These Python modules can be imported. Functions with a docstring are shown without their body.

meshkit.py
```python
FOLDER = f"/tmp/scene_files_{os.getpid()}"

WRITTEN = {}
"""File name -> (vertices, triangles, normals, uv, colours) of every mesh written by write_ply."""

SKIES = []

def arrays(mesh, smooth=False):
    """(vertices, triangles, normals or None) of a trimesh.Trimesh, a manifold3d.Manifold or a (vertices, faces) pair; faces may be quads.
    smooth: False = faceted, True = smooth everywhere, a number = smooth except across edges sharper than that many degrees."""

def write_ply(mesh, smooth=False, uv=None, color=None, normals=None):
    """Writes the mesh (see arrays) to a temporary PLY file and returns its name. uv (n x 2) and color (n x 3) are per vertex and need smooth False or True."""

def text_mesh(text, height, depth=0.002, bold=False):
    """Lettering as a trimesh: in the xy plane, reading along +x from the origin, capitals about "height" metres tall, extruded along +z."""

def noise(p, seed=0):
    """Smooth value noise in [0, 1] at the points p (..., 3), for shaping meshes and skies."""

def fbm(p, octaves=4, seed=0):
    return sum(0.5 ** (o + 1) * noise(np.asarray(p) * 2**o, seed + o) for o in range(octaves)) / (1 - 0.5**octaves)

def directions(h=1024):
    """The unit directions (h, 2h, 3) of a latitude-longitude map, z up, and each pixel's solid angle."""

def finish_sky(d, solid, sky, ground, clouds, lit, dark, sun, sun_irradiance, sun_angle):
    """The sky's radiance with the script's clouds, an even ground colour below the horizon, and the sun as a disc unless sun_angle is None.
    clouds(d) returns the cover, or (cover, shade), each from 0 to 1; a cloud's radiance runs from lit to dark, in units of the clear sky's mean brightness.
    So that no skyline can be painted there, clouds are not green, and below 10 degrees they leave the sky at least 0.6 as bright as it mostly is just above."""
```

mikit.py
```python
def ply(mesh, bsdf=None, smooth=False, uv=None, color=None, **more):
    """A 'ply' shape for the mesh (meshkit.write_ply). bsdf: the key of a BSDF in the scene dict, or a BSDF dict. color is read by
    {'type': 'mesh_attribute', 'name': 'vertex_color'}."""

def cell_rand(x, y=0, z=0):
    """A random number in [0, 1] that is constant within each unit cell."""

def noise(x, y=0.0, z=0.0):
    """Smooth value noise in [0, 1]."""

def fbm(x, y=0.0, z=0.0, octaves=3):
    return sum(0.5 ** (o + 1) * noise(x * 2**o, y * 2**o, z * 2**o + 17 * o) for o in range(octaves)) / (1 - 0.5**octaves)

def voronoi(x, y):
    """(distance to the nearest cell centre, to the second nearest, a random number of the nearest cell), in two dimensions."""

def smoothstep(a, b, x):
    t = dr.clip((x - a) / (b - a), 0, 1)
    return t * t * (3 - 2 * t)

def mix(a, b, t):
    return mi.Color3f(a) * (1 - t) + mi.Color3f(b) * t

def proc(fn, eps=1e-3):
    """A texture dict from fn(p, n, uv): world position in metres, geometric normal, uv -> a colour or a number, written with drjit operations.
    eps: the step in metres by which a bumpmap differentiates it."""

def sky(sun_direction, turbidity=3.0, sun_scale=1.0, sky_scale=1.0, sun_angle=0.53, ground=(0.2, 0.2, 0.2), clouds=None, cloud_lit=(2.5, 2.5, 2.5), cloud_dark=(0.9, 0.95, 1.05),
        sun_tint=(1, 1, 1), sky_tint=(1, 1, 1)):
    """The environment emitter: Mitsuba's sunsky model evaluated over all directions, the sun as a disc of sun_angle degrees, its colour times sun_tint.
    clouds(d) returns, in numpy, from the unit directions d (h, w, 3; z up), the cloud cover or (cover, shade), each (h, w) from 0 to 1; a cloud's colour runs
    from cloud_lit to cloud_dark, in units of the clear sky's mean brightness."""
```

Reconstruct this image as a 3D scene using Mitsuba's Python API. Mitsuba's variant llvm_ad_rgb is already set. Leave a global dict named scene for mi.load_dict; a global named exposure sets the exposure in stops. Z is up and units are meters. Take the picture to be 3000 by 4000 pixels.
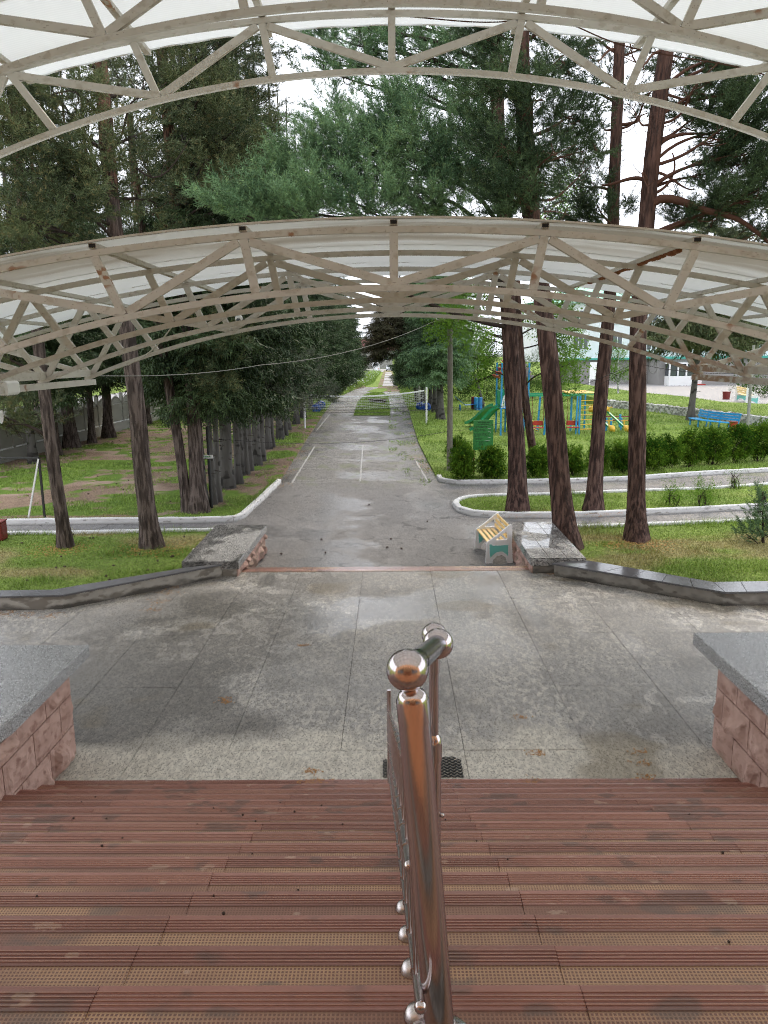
import math, random
import numpy as np, trimesh, shapely, drjit as dr, mitsuba as mi, mikit, meshkit
from shapely.geometry import Polygon, LineString
from mikit import noise, fbm, voronoi, cell_rand, smoothstep, mix, proc
T = mi.ScalarTransform4f
scene, labels = {'type': 'scene'}, {}
rng = np.random.default_rng(7)

# ---------------------------------------------------------------- camera, sky, exposure
CAM = (0.0, 0.0, 3.95)
scene['camera'] = {'type': 'perspective', 'fov': 53.13, 'fov_axis': 'x', 'near_clip': 0.05, 'far_clip': 3000.0,
                   'to_world': T().look_at(origin=list(CAM), target=[-0.009064, 0.979883, 3.750632], up=[0.006882, 0.199433, 0.979887])}
def cloud(d):
    p = d * 2.2
    return np.ones(d.shape[:2]), 0.5 * meshkit.fbm(p.reshape(-1, 3), 4, 3).reshape(d.shape[:2])
scene['sky_light'] = mikit.sky((0.25, 0.75, 0.75), turbidity=3, sun_scale=0.12, sun_angle=25, clouds=cloud,
                               cloud_lit=(2.42, 2.5, 2.68), cloud_dark=(1.46, 1.53, 1.68), ground=(0.12, 0.13, 0.10))
exposure = 3.3

# ---------------------------------------------------------------- helpers
used = {}
def nk(name):
    """The key under which the next thing or part of this name stands."""
    n = used.get(name, -1) + 1
    used[name] = n
    return name if n == 0 else f'{name}_{n:03d}'
def tag(key, label, cat=None, group=None, kind=None):
    d = {'label': label} if label else {}
    for a, b in (('category', cat), ('group', group), ('kind', kind)):
        if b: d[a] = b
    labels[key] = d
def thing(name, label, cat, group=None):
    k = nk(name)
    tag(k, label, cat, group)
    return k
def put(mesh, bsdf, name, parent=None, smooth=False, **kw):
    k = nk(parent + '__' + name if parent else name)
    scene[k] = mikit.ply(mesh, 'mat_' + bsdf, smooth=smooth, **kw)
    return k
def solo(mesh, bsdf, name, label, cat, group=None, smooth=False, kind=None):
    k = put(mesh, bsdf, name, None, smooth)
    tag(k, label, cat, group, kind)
    return k
def struct(mesh, bsdf, name, label, smooth=False):
    return solo(mesh, bsdf, name, label, None, None, smooth, 'structure')
A = lambda *v: np.array(v, float)
def unit(v):
    v = np.asarray(v, float)
    return v / (np.linalg.norm(v) + 1e-12)
cat_ = trimesh.util.concatenate
def mesh(v, f): return trimesh.Trimesh(np.asarray(v, float), np.asarray(f), process=False)
def join(ms):
    vs, fs, n = [], [], 0
    for m in ms:
        vs.append(np.asarray(m.vertices)); fs.append(np.asarray(m.faces) + n); n += len(m.vertices)
    return mesh(np.vstack(vs), np.vstack(fs))
def box(c, s, rz=0.0, bev=0.0):
    """A box of size s about c, turned by rz about the vertical, its edges chamfered by bev."""
    hx, hy, hz = A(*s) / 2
    if bev <= 0:
        m = trimesh.creation.box(extents=s)
    else:
        b = min(bev, hx * .9, hy * .9, hz * .9)
        pts = []
        for x in (-1, 1):
            for y in (-1, 1):
                for z in (-1, 1):
                    pts += [(x * (hx - b), y * (hy - b), z * hz), (x * (hx - b), y * hy, z * (hz - b)), (x * hx, y * (hy - b), z * (hz - b))]
        m = trimesh.convex.convex_hull(np.array(pts))
    if rz: m.apply_transform(trimesh.transformations.rotation_matrix(rz, [0, 0, 1]))
    m.apply_translation(c)
    return m
def frame(d, up=(0, 0, 1)):
    d = unit(d)
    u = np.asarray(up, float)
    if abs(d @ unit(u)) > .98: u = A(0, 1, 0)
    s = unit(np.cross(d, u))
    return s, unit(np.cross(s, d))
def beam(p, q, w, h, up=(0, 0, 1)):
    """A rectangular tube from p to q: w across, h along up."""
    p, q = np.asarray(p, float), np.asarray(q, float)
    s, u = frame(q - p, up)
    v = [a + s * (i * w / 2) + u * (j * h / 2) for a in (p, q) for i, j in ((-1, -1), (1, -1), (1, 1), (-1, 1))]
    f = [[0, 1, 5], [0, 5, 4], [1, 2, 6], [1, 6, 5], [2, 3, 7], [2, 7, 6], [3, 0, 4], [3, 4, 7], [0, 3, 2], [0, 2, 1], [4, 5, 6], [4, 6, 7]]
    return mesh(v, f)
def tube(pts, r, n=8, caps=True, bump=None):
    """A round tube along pts with a radius (or one per point); bump(i, angles) scales the ring."""
    P = np.asarray(pts, float)
    R = np.broadcast_to(np.asarray(r, float), (len(P),))
    a = np.arange(n) * 2 * np.pi / n
    d = np.gradient(P, axis=0) if len(P) > 2 else np.array([P[1] - P[0]] * 2)
    s, u = frame(d[0], (0, 0, 1) if abs(unit(d[0])[2]) < .9 else (0, 1, 0))
    V = []
    for i in range(len(P)):
        t = unit(d[i])
        s = unit(s - t * (s @ t)); u = np.cross(s, t)
        rr = R[i] * (bump(i, a) if bump is not None else np.ones(n))
        V.append(P[i] + (np.cos(a) * rr)[:, None] * s + (np.sin(a) * rr)[:, None] * u)
    V = np.vstack(V)
    i0 = np.arange(len(P) - 1)[:, None] * n + np.arange(n)[None]
    i1 = np.arange(len(P) - 1)[:, None] * n + (np.arange(n)[None] + 1) % n
    F = np.concatenate([np.stack([i0, i0 + n, i1 + n], -1).reshape(-1, 3), np.stack([i0, i1 + n, i1], -1).reshape(-1, 3)])
    if caps:
        c = len(V)
        V = np.vstack([V, P[0], P[-1]])
        k = np.arange(n); e = (len(P) - 1) * n
        F = np.vstack([F, np.stack([np.full(n, c), k, (k + 1) % n], 1), np.stack([np.full(n, c + 1), e + (k + 1) % n, e + k], 1)])
    return mesh(V, F)
def spline(pts, n):
    from scipy.interpolate import CubicSpline
    P = np.asarray(pts, float)
    if len(P) == 2: return P[0] + (P[1] - P[0]) * np.linspace(0, 1, n)[:, None]
    s = np.concatenate([[0], np.cumsum(np.linalg.norm(np.diff(P, axis=0), axis=1))])
    return CubicSpline(s, P)(np.linspace(0, s[-1], n))
def sag(p, q, drop, n=14):
    t = np.linspace(0, 1, n)[:, None]
    P = np.asarray(p, float) + (np.asarray(q, float) - p) * t
    P[:, 2] -= (drop * 4 * t * (1 - t))[:, 0]
    return P
def lathe(prof, c, n=24, axis=None):
    m = trimesh.creation.revolve(np.array(prof, float), sections=n)
    if axis is not None: m.apply_transform(trimesh.geometry.align_vectors([0, 0, 1], unit(axis)))
    m.apply_translation(c)
    return m
def ball(c, r, n=24):
    a = np.linspace(-np.pi / 2, np.pi / 2, n // 2 + 1)
    return lathe(np.stack([np.maximum(np.cos(a), 0) * r, np.sin(a) * r], 1), c, n)
def slab(poly, z0, z1):
    m = trimesh.creation.extrude_polygon(poly, z1 - z0, engine='earcut')
    m.apply_translation((0, 0, z0))
    return m
def sheet(poly, z):
    v, f = trimesh.creation.triangulate_polygon(poly, engine='earcut')
    v = np.column_stack([v, np.full(len(v), z)])
    a, b, c = v[f[:, 0]], v[f[:, 1]], v[f[:, 2]]
    f = np.where((np.cross(b - a, c - a)[:, 2] < 0)[:, None], f[:, ::-1], f)
    return mesh(v, f)
def sweep(path, prof, closed=False, wob=0.0, seed=0):
    """Sweeps a (sideways, up) profile along a level path; wob roughens it."""
    P = np.asarray(path, float)[:, :2]
    ls = LineString(np.vstack([P, P[:1]]) if closed else P)
    n = max(4, int(ls.length / .35))
    P = np.array([ls.interpolate(t, normalized=True).coords[0] for t in np.linspace(0, 1, n, endpoint=not closed)])
    d = (np.roll(P, -1, 0) - np.roll(P, 1, 0)) if closed else np.gradient(P, axis=0)
    d /= np.linalg.norm(d, axis=1)[:, None]
    s = np.stack([d[:, 1], -d[:, 0]], 1)
    pr = np.asarray(prof, float); k = len(pr)
    V = np.concatenate([np.column_stack([P[i] + pr[:, :1] * s[i], pr[:, 1]]) for i in range(n)])
    if wob:
        V += (meshkit.noise(V * 3.1 + seed)[:, None] - .5) * wob * A(1, 1, .7)
        V += (meshkit.noise(V * 17. + seed)[:, None] - .5) * wob * .5 * A(1, 1, .6)
    F = []
    for i in range(n if closed else n - 1):
        j = (i + 1) % n
        for q in range(k - 1):
            F += [[i * k + q, j * k + q, j * k + q + 1], [i * k + q, j * k + q + 1, i * k + q + 1]]
    if not closed:
        for e, w in ((0, 1), ((n - 1) * k, -1)):
            for q in range(1, k - 1): F.append([e, e + q, e + q + 1][::w])
    return mesh(V, F)

# ---------------------------------------------------------------- materials
def mat(name, **kw):
    scene['mat_' + name] = {'type': 'twosided', 'b': {'type': 'principled', **kw}}
    return name
def rgb(*c): return {'type': 'rgb', 'value': list(map(float, c))}
def plain(name, c, rough=.5, **kw): return mat(name, base_color=rgb(*c), roughness=float(rough), **kw)
def bumped(name, fn, scale, eps=2e-3, **kw):
    scene['mat_' + name] = {'type': 'twosided', 'b': {'type': 'bumpmap', 'arbitrary': proc(fn, eps), 'scale': scale, 'inner': {'type': 'principled', **kw}}}
    return name

def f_concrete(p, n, uv):
    a = fbm(p.x * .8, p.y * .8, 1.7, 4)
    peel = fbm(p.x * 27. + 3. * fbm(p.x * 6, p.y * 6, 0., 2), p.y * 15., 3.1, 4)
    s = cell_rand(dr.floor((p.x + 30.1) / 1.23), dr.floor(p.y / 1.6), 3)
    big = fbm(p.x * .35 + 4, p.y * .45, 8., 3)
    dark = mix((.225, .216, .204), (.345, .333, .316), a) * (.85 + .3 * s)
    dark = mix(dark, (.42, .40, .36), smoothstep(.46, .60, peel) * (.25 + .45 * s + .35 * smoothstep(.4, .6, fbm(p.x * 1.1, p.y * .9, 41., 3))))
    wet = smoothstep(.50, .62, big) * smoothstep(-.3, -1.2, p.x) + smoothstep(.5, .8, fbm(p.x * 1.5, p.y * .9, 5., 3)) * .6
    c = mix(dark, (.10, .093, .083), dr.clip(wet, 0, 1) * .62)
    dry = 1 - smoothstep(7.1, 7.75, p.y + (fbm(p.x * 1.3, p.y * 2., 2., 3) - .5) * 1.1)
    c = mix(c, mix((.46, .435, .38), (.58, .555, .49), fbm(p.x * 9., p.y * 9., 6., 3)), dry * .92)
    c = mix(c, (.17, .135, .08), smoothstep(.62, .75, fbm(p.x * .9, p.y * 1.1, 22., 3)) * .5)
    pit = smoothstep(.58, .72, fbm(p.x * 95., p.y * 62., 1., 3))
    g = fbm(p.x * 52., p.y * 25., 14., 3)
    c = c * (1 - .42 * pit) * (.84 + .32 * smoothstep(.25, .75, g))
    flake = smoothstep(.53, .60, fbm(p.x * 9. + 5. * fbm(p.x * 3., p.y * 3., 2., 2), p.y * 4.2, 77., 4)) * smoothstep(.45, .6, fbm(p.x * .55 + 7, p.y * .5, 61., 3))
    return mix(c, c * 1.45, flake * (1 - dry))
def r_concrete(p, n, uv):
    dry = 1 - smoothstep(7.1, 7.75, p.y + (fbm(p.x * 1.3, p.y * 2., 2., 3) - .5) * 1.1)
    film = smoothstep(.46, .60, fbm(p.x * .9, p.y * .6, 12., 4)) * smoothstep(8., 11., p.y)
    return dr.clip(.52 - .34 * film + .3 * dry + .12 * fbm(p.x * 20, p.y * 14, 0, 2), .12, 1.)
bumped('concrete', lambda p, n, uv: fbm(p.x * 22, p.y * 14, p.z, 3) * .7 + smoothstep(.46, .6, fbm(p.x * 27. + 3. * fbm(p.x * 6, p.y * 6, 0., 2), p.y * 15., 3.1, 4)) * .5, .004,
       base_color=proc(f_concrete), roughness=proc(r_concrete), specular=.5)

def f_asphalt(p, n, uv):
    a = fbm(p.x * .7, p.y * .5, 2., 4)
    c = mix((.105, .101, .099), (.17, .165, .162), a)
    far = smoothstep(24., 27., p.y)
    crk = fbm(p.x * 5., p.y * 4., 7., 4)
    c = mix(c, (.16, .155, .14), far * .35)
    c = mix(c, (.03, .03, .028), far * smoothstep(.06, .0, dr.abs(crk - .5)) * .8)
    c = mix(c, (.028, .028, .028), (1 - far) * smoothstep(.012, .0, dr.abs(fbm(p.x * .6, p.y * 1.2, 3., 3) - .52)) * .8)
    spk = cell_rand(dr.floor(p.x * 45), dr.floor(p.y * 28), 2)
    c = c * (.72 + .56 * spk) * (.8 + .4 * fbm(p.x * 9, p.y * 4, 51., 3))
    moss = smoothstep(.55, .7, fbm(p.x * 2.2, p.y * 1.3, 33., 4)) * far
    return mix(c, (.10, .115, .055), moss * .6)
def r_asphalt(p, n, uv):
    film = smoothstep(.46, .62, fbm(p.x * .8 + 3, p.y * .55, 4., 5))
    return dr.clip(.62 - .36 * film + .16 * noise(p.x * 18, p.y * 8, 0), .16, 1)
bumped('asphalt', lambda p, n, uv: fbm(p.x * 30, p.y * 30, 0., 2) * .5 + fbm(p.x * 5, p.y * 4, 7., 4) * smoothstep(24., 27., p.y) * 1.6, .005,
       base_color=proc(f_asphalt), roughness=proc(r_asphalt), specular=.5)

PATCH = [(-12.928,27.489,3.2,3.4),(-11.608,30.293,3.6,1.9),(-7.317,21.832,3.4,1.7),(-8.928,21.475,1.7,1.4),(-10.366,20.865,1.3,0.6),(-15.301,53.76,3.6,9),(-5.209,39.468,1.1,4.5),(-4.744,20.546,1.8,1.2),(-13.286,36.92,1.2,1.2),(-4.869,32.926,0.7,2.2),(-7.968,30.905,1,1.6),(-5.943,64.868,2,16),(-4.017,22.212,1.4,1.3)]
def grassy(x, y, lib, nz):
    g = 0.0
    for cx, cy, rx, ry in PATCH:
        d = ((x - cx) / rx) ** 2 + ((y - cy) / ry) ** 2
        e = .95 - d
        g = dr.maximum(g, e) if lib == 'dr' else np.maximum(g, e)
    return g + (nz - .5) * 2.6
def f_soil(p, n, uv):
    g = grassy(p.x, p.y, 'dr', fbm(p.x * 1.5, p.y * 1.5, 5., 4))
    s = mix((.115, .082, .058), (.225, .165, .122), fbm(p.x * 1.4, p.y * 1.4, 0., 4))
    s = s * (.6 + .8 * noise(p.x * 38, p.y * 26, 0))
    s = mix(s, (.27, .205, .165), smoothstep(.55, .75, fbm(p.x * .5, p.y * .5, 9., 3)) * .7)
    q = mix((.050, .095, .018), (.13, .19, .035), fbm(p.x * 2.6, p.y * 2.6, 0., 4))
    return mix(s, q, smoothstep(.0, .45, g))
mat('soil', base_color=proc(f_soil), roughness=.95, specular=.1)
def f_lawn(p, n, uv):
    a = fbm(p.x * .55, p.y * .55, 0., 4)
    c = mix((.085, .135, .028), (.19, .25, .055), a)
    dryp = smoothstep(.40, .60, fbm(p.x * .42 + 9, p.y * .75, 3., 4) - dr.select(p.x > 0, .13, .01)) * smoothstep(24., 19., p.y)
    c = mix(c, (.25, .205, .10), dryp * .8)
    return c * (.65 + .7 * noise(p.x * 25, p.y * 18, 0))
mat('lawn', base_color=proc(f_lawn), roughness=.9, specular=.15)
def f_blade(p, n, uv):
    a = fbm(p.x * .55, p.y * .55, 0., 4)
    c = mix((.13, .225, .038), (.29, .40, .075), a)
    dryp = smoothstep(.40, .60, fbm(p.x * .42 + 9, p.y * .75, 3., 4) - dr.select(p.x > 0, .13, .01)) * smoothstep(24., 19., p.y)
    c = mix(c, (.36, .30, .14), dryp * .8)
    return c * (.6 + .8 * cell_rand(dr.floor(p.x * 40), dr.floor(p.y * 40), 1))
mat('blade', base_color=proc(f_blade), roughness=.55, specular=.3)

def f_tile(p, n, uv):
    t = p.y - 1.85
    t = t / .32; t = (1 - (dr.ceil(t) - t)) * .32       # 0 at the back of a tread, .32 at its nose
    big = fbm(p.x * 2.1, p.y * 3.3, p.z * 2, 4)
    c = mix((.215, .092, .072), (.325, .165, .135), big)
    c = c * (.82 + .36 * cell_rand(dr.floor((p.x + .83) / 1.345 + 40), dr.floor(p.y / .32 + .219), 5))
    gx, gy = dr.abs(p.x / .0122 - dr.floor(p.x / .0122) - .5), dr.abs(t / .0128 - dr.floor(t / .0128) - .5)
    line = smoothstep(.24, .36, dr.maximum(gx, gy))
    inset = mix((.125, .058, .042), (.185, .09, .062), big)
    wear = smoothstep(.30, .62, fbm(p.x * 1.3, p.y * 2.2, 9., 4))
    grid = mix(inset, mix((.22, .105, .07), (.43, .265, .15), wear), line * .9)
    onr = smoothstep(.232, .236, t)
    c = mix(grid, c, onr)
    k = (t - .245) / .0145
    rib = (1 - smoothstep(.12, .26, dr.abs(k - dr.floor(k) - .5))) * smoothstep(.243, .246, t) * (1 - smoothstep(.299, .302, t))
    c = mix(c, mix((.25, .115, .085), (.48, .275, .20), fbm(p.x * 1.7, p.y * 5., 4., 4)), rib * .85)
    gro = smoothstep(.30, .42, dr.abs(k - dr.floor(k) - .5)) * smoothstep(.243, .246, t) * (1 - smoothstep(.299, .302, t))
    c = mix(c, c * .66, gro)
    c = mix(c, c * .72, smoothstep(.225, .232, t) * (1 - smoothstep(.238, .243, t)))
    st = smoothstep(.60, .74, fbm(p.x * 5.2, p.y * 8.5, 17., 4))
    c = mix(c, (.095, .08, .072), st * .5)
    lt = smoothstep(.76, .80, fbm(p.x * 7.7, p.y * 16., 29., 4))
    return mix(c, (.42, .30, .23), lt * .5)
def cc_tile(p, n, uv):
    w = smoothstep(3.0, 4.6, p.y)
    pud = smoothstep(.36, .58, fbm(p.x * .8 + 2.2, p.y * .7, 2., 4)) * smoothstep(1.9, -.2, dr.abs(p.x + .7))
    return dr.clip(w * (.25 + .75 * pud), 0, 1)
def r_tile(p, n, uv):
    w = smoothstep(3.2, 5.6, p.y)
    pud = smoothstep(.40, .60, fbm(p.x * .8 + 2.2, p.y * .7, 2., 4)) * smoothstep(1.6, -.2, dr.abs(p.x + .7))
    return dr.clip(.56 - .25 * w + .16 * (fbm(p.x * 2.4, p.y * 3., 6., 3) - .5) - .2 * w * pud, .12, 1)
bumped('stair_tile', lambda p, n, uv: noise(p.x * 90, p.y * 90, p.z * 90) * .4 - .5 * smoothstep(.2, .38, 0.5 - dr.maximum(dr.abs(p.x / .0122 - dr.floor(p.x / .0122) - .5), dr.abs(p.y / .0128 - dr.floor(p.y / .0128) - .5))), .0012, 5e-4,
       base_color=proc(f_tile), roughness=proc(r_tile), specular=.75, clearcoat=proc(cc_tile), clearcoat_gloss=.85)
def f_pink(p, n, uv):
    a = fbm(p.x * 6, p.y * 6, p.z * 6, 4)
    c = mix((.33, .20, .165), (.56, .40, .345), a)
    c = mix(c, (.19, .095, .075), smoothstep(.50, .75, fbm(p.x * 14 + 5, p.y * 14, p.z * 14, 4)) * .5)
    low = smoothstep(.16, .0, p.z) * smoothstep(.4, .6, fbm(p.x * 7, p.y * 7, p.z * 7, 3))
    return mix(c, (.14, .125, .085), low * .5)
bumped('pink_stone', lambda p, n, uv: fbm(p.x * 22, p.y * 22, p.z * 22, 4), .03, base_color=proc(f_pink), roughness=.85, specular=.25)
def granite(s, base, hi, lo):
    def f(p, n, uv):
        q = fbm(p.x * s, p.y * s, p.z * s, 3)
        c = mix(base, hi, smoothstep(.50, .62, q))
        return mix(c, lo, smoothstep(.47, .36, noise(p.x * s * 1.3 + 7, p.y * s * 1.3, p.z * s * 1.3)))
    return f
mat('granite', base_color=proc(granite(120., (.33, .34, .35), (.56, .57, .58), (.07, .07, .07))), roughness=.38, specular=.5)
gd = granite(48., (.25, .25, .245), (.50, .49, .47), (.05, .05, .05))
def f_gd(p, n, uv):
    w = smoothstep(.46, .60, fbm(p.x * 1.6, p.y * 1.3, 3., 4))
    return gd(p, n, uv) * (1 - .5 * w)
def r_gd(p, n, uv): return dr.clip(.5 - .42 * smoothstep(.44, .58, fbm(p.x * 1.6 + (p.x > 0) * 7.3, p.y * 1.3, 3., 4)), .08, 1)
mat('wet_granite', base_color=proc(f_gd), roughness=proc(r_gd), specular=.6)
def f_cap(p, n, uv):
    q = fbm(p.x * 1.4, p.y * 1.4, 3., 4)
    return mix((.08, .083, .09), (.135, .136, .145), q)
mat('wall_cap', base_color=proc(f_cap), roughness=proc(lambda p, n, uv: dr.select(p.x > 0, .12, .42)), specular=.5)
def f_render(p, n, uv):
    q = fbm(p.x * 3, p.y * 3, p.z * 5, 4)
    c = mix((.26, .25, .225), (.46, .45, .41), fbm(p.x * 8, p.y * 8, p.z * 8, 3))
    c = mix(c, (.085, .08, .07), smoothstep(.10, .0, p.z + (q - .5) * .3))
    c = mix(c, (.12, .105, .085), smoothstep(.55, .65, q) * .7)
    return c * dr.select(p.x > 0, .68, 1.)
mat('render_grey', base_color=proc(f_render), roughness=.75, specular=.3)

def f_cream(p, n, uv):
    q = fbm(p.x * 3, p.y * 3, p.z * 3, 4)
    c = mix((.475, .45, .405), (.575, .55, .50), q)
    c = mix(c, (.36, .315, .25), smoothstep(.55, .72, fbm(p.x * 12, p.y * 12, p.z * 12, 4)) * .5)
    c = mix(c, (.30, .25, .18), smoothstep(.3, .9, n.z) * smoothstep(.35, .6, fbm(p.x * 7, p.y * 7, p.z * 7, 3)) * .8)
    sp = noise(p.x * 55, p.y * 55, p.z * 55)
    c = mix(c, (.20, .14, .09), smoothstep(.88, .92, sp) * .5)
    rust = smoothstep(.70, .78, fbm(p.x * 2.3 + 18.4, p.y * 2.3, p.z * 2.3, 4)) * smoothstep(.45, .62, noise(p.x * 21, p.y * 21, p.z * 21))
    edge = smoothstep(.40, .60, fbm(p.x * 9, p.y * 9, p.z * 9, 3)) * smoothstep(1.8, 3.4, p.x) * smoothstep(11.5, 13., p.y) * smoothstep(4.6, 3.8, p.z)
    return mix(c, (.26, .105, .035), dr.clip(rust + edge * .8, 0, 1) * .85)
mat('cream_paint', base_color=proc(f_cream), roughness=.5, specular=.4)
plain('rust', (.20, .075, .03), .9)
plain('tube_hole', (.015, .013, .012), .9)
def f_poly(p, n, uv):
    dirt_shade = smoothstep(.42, .62, fbm(p.x * .5, p.y * 3.0, p.z, 4)) * smoothstep(11.2, 9.2, p.y) * (p.z < 6.0)  # dirt streaks, with shade from the overlapping upper canopy mixed into the sheet colour
    c = mix((.84, .87, .87), (.44, .40, .33), dr.select(dirt_shade > 0, dirt_shade, 0.) * .9)
    c = mix(c, (.42, .385, .32), dr.exp(-dr.square((p.y - 9.95 - .10 * fbm(p.x * .7, 0, 3., 2)) / .20)) * smoothstep(.25, .55, fbm(p.x * .8, p.y * 2, 5., 3)) * dr.select(p.z < 6., .75, 0.))  # uneven darker band running across the lower sheet
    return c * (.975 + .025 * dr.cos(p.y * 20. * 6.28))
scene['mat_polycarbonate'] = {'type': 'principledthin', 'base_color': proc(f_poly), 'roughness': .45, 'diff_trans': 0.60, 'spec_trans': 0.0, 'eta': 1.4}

def bark(lo, hi, red, z0, z1):
    def f(p, n, uv):
        v = fbm(p.x * 26, p.y * 26, p.z * 3., 4)
        c = mix(lo, hi, smoothstep(.35, .68, v))
        r = smoothstep(z0, z1, p.z + (fbm(p.x * 3, p.y * 3, p.z * 1.3, 3) - .5) * 4)
        c = mix(c, mix((.045, .024, .018), red, smoothstep(.3, .65, v)), r)
        w = 2.2 * fbm(p.x * 4, p.y * 4, p.z * 2.4, 2)
        return mix(c, (.016, .012, .011), smoothstep(.43, .34, fbm(p.x * 30 + 5 + w, p.y * 30 + w, p.z * 2.1, 3)) * .6)
    return f
bb = lambda p, n, uv: fbm(p.x * 26, p.y * 26, p.z * 4.5, 4)
bumped('bark_grey', bb, .06, 4e-3, base_color=proc(bark((.06, .046, .041), (.17, .135, .12), (.17, .09, .06), 5.5, 8.5)), roughness=.85, specular=.2)
bumped('bark_red', bb, .06, 4e-3, base_color=proc(bark((.045, .025, .021), (.145, .088, .072), (.10, .052, .038), 4.5, 7.5)), roughness=.8, specular=.25)
def f_fir(p, n, uv):
    c = mix((.08, .075, .069), (.17, .162, .152), fbm(p.x * 7, p.y * 7, p.z * 1.6, 4))
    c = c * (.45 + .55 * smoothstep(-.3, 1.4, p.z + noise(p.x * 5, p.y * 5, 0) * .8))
    k = smoothstep(.60, .70, noise(p.x * 5.5, p.y * 5.5, p.z * 6.5)) * smoothstep(.35, .6, noise(p.x * 1., p.y * 1., p.z * 3.))
    return mix(c, (.022, .02, .018), k * .85)
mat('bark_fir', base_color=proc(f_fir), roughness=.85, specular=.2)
plain('twig', (.045, .034, .028), .9, specular=.15)
plain('branch_red', (.085, .042, .028), .85, specular=.15)
def foliage(lo, hi, tip, k=1.0):
    def f(p, n, uv):
        a = fbm(p.x * 1.1 * k, p.y * 1.1 * k, p.z * 1.1 * k, 3)
        c = mix(lo, hi, smoothstep(.3, .7, a))
        r = cell_rand(dr.floor(p.x * 14), dr.floor(p.y * 14), dr.floor(p.z * 14))
        return mix(c, tip, smoothstep(.78, 1., r) * .7) * (.7 + .6 * cell_rand(dr.floor(p.x * 27), dr.floor(p.y * 27), dr.floor(p.z * 27)))
    return f
def leafmat(name, lo, hi, tip, thin=None, k=1.0):
    c = proc(foliage(lo, hi, tip, k))
    scene['mat_' + name] = {'type': 'principledthin', 'base_color': c, 'roughness': .6, 'diff_trans': .7, 'eta': 1.3} if thin else {'type': 'twosided', 'b': {'type': 'principled', 'base_color': c, 'roughness': .6, 'specular': .25}}
leafmat('needle_olive', (.056, .080, .036), (.125, .155, .066), (.25, .21, .09))
leafmat('needle_blue', (.072, .140, .066), (.165, .275, .128), (.28, .40, .16))
leafmat('needle_grey', (.085, .105, .075), (.16, .185, .13), (.27, .25, .18))
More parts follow.
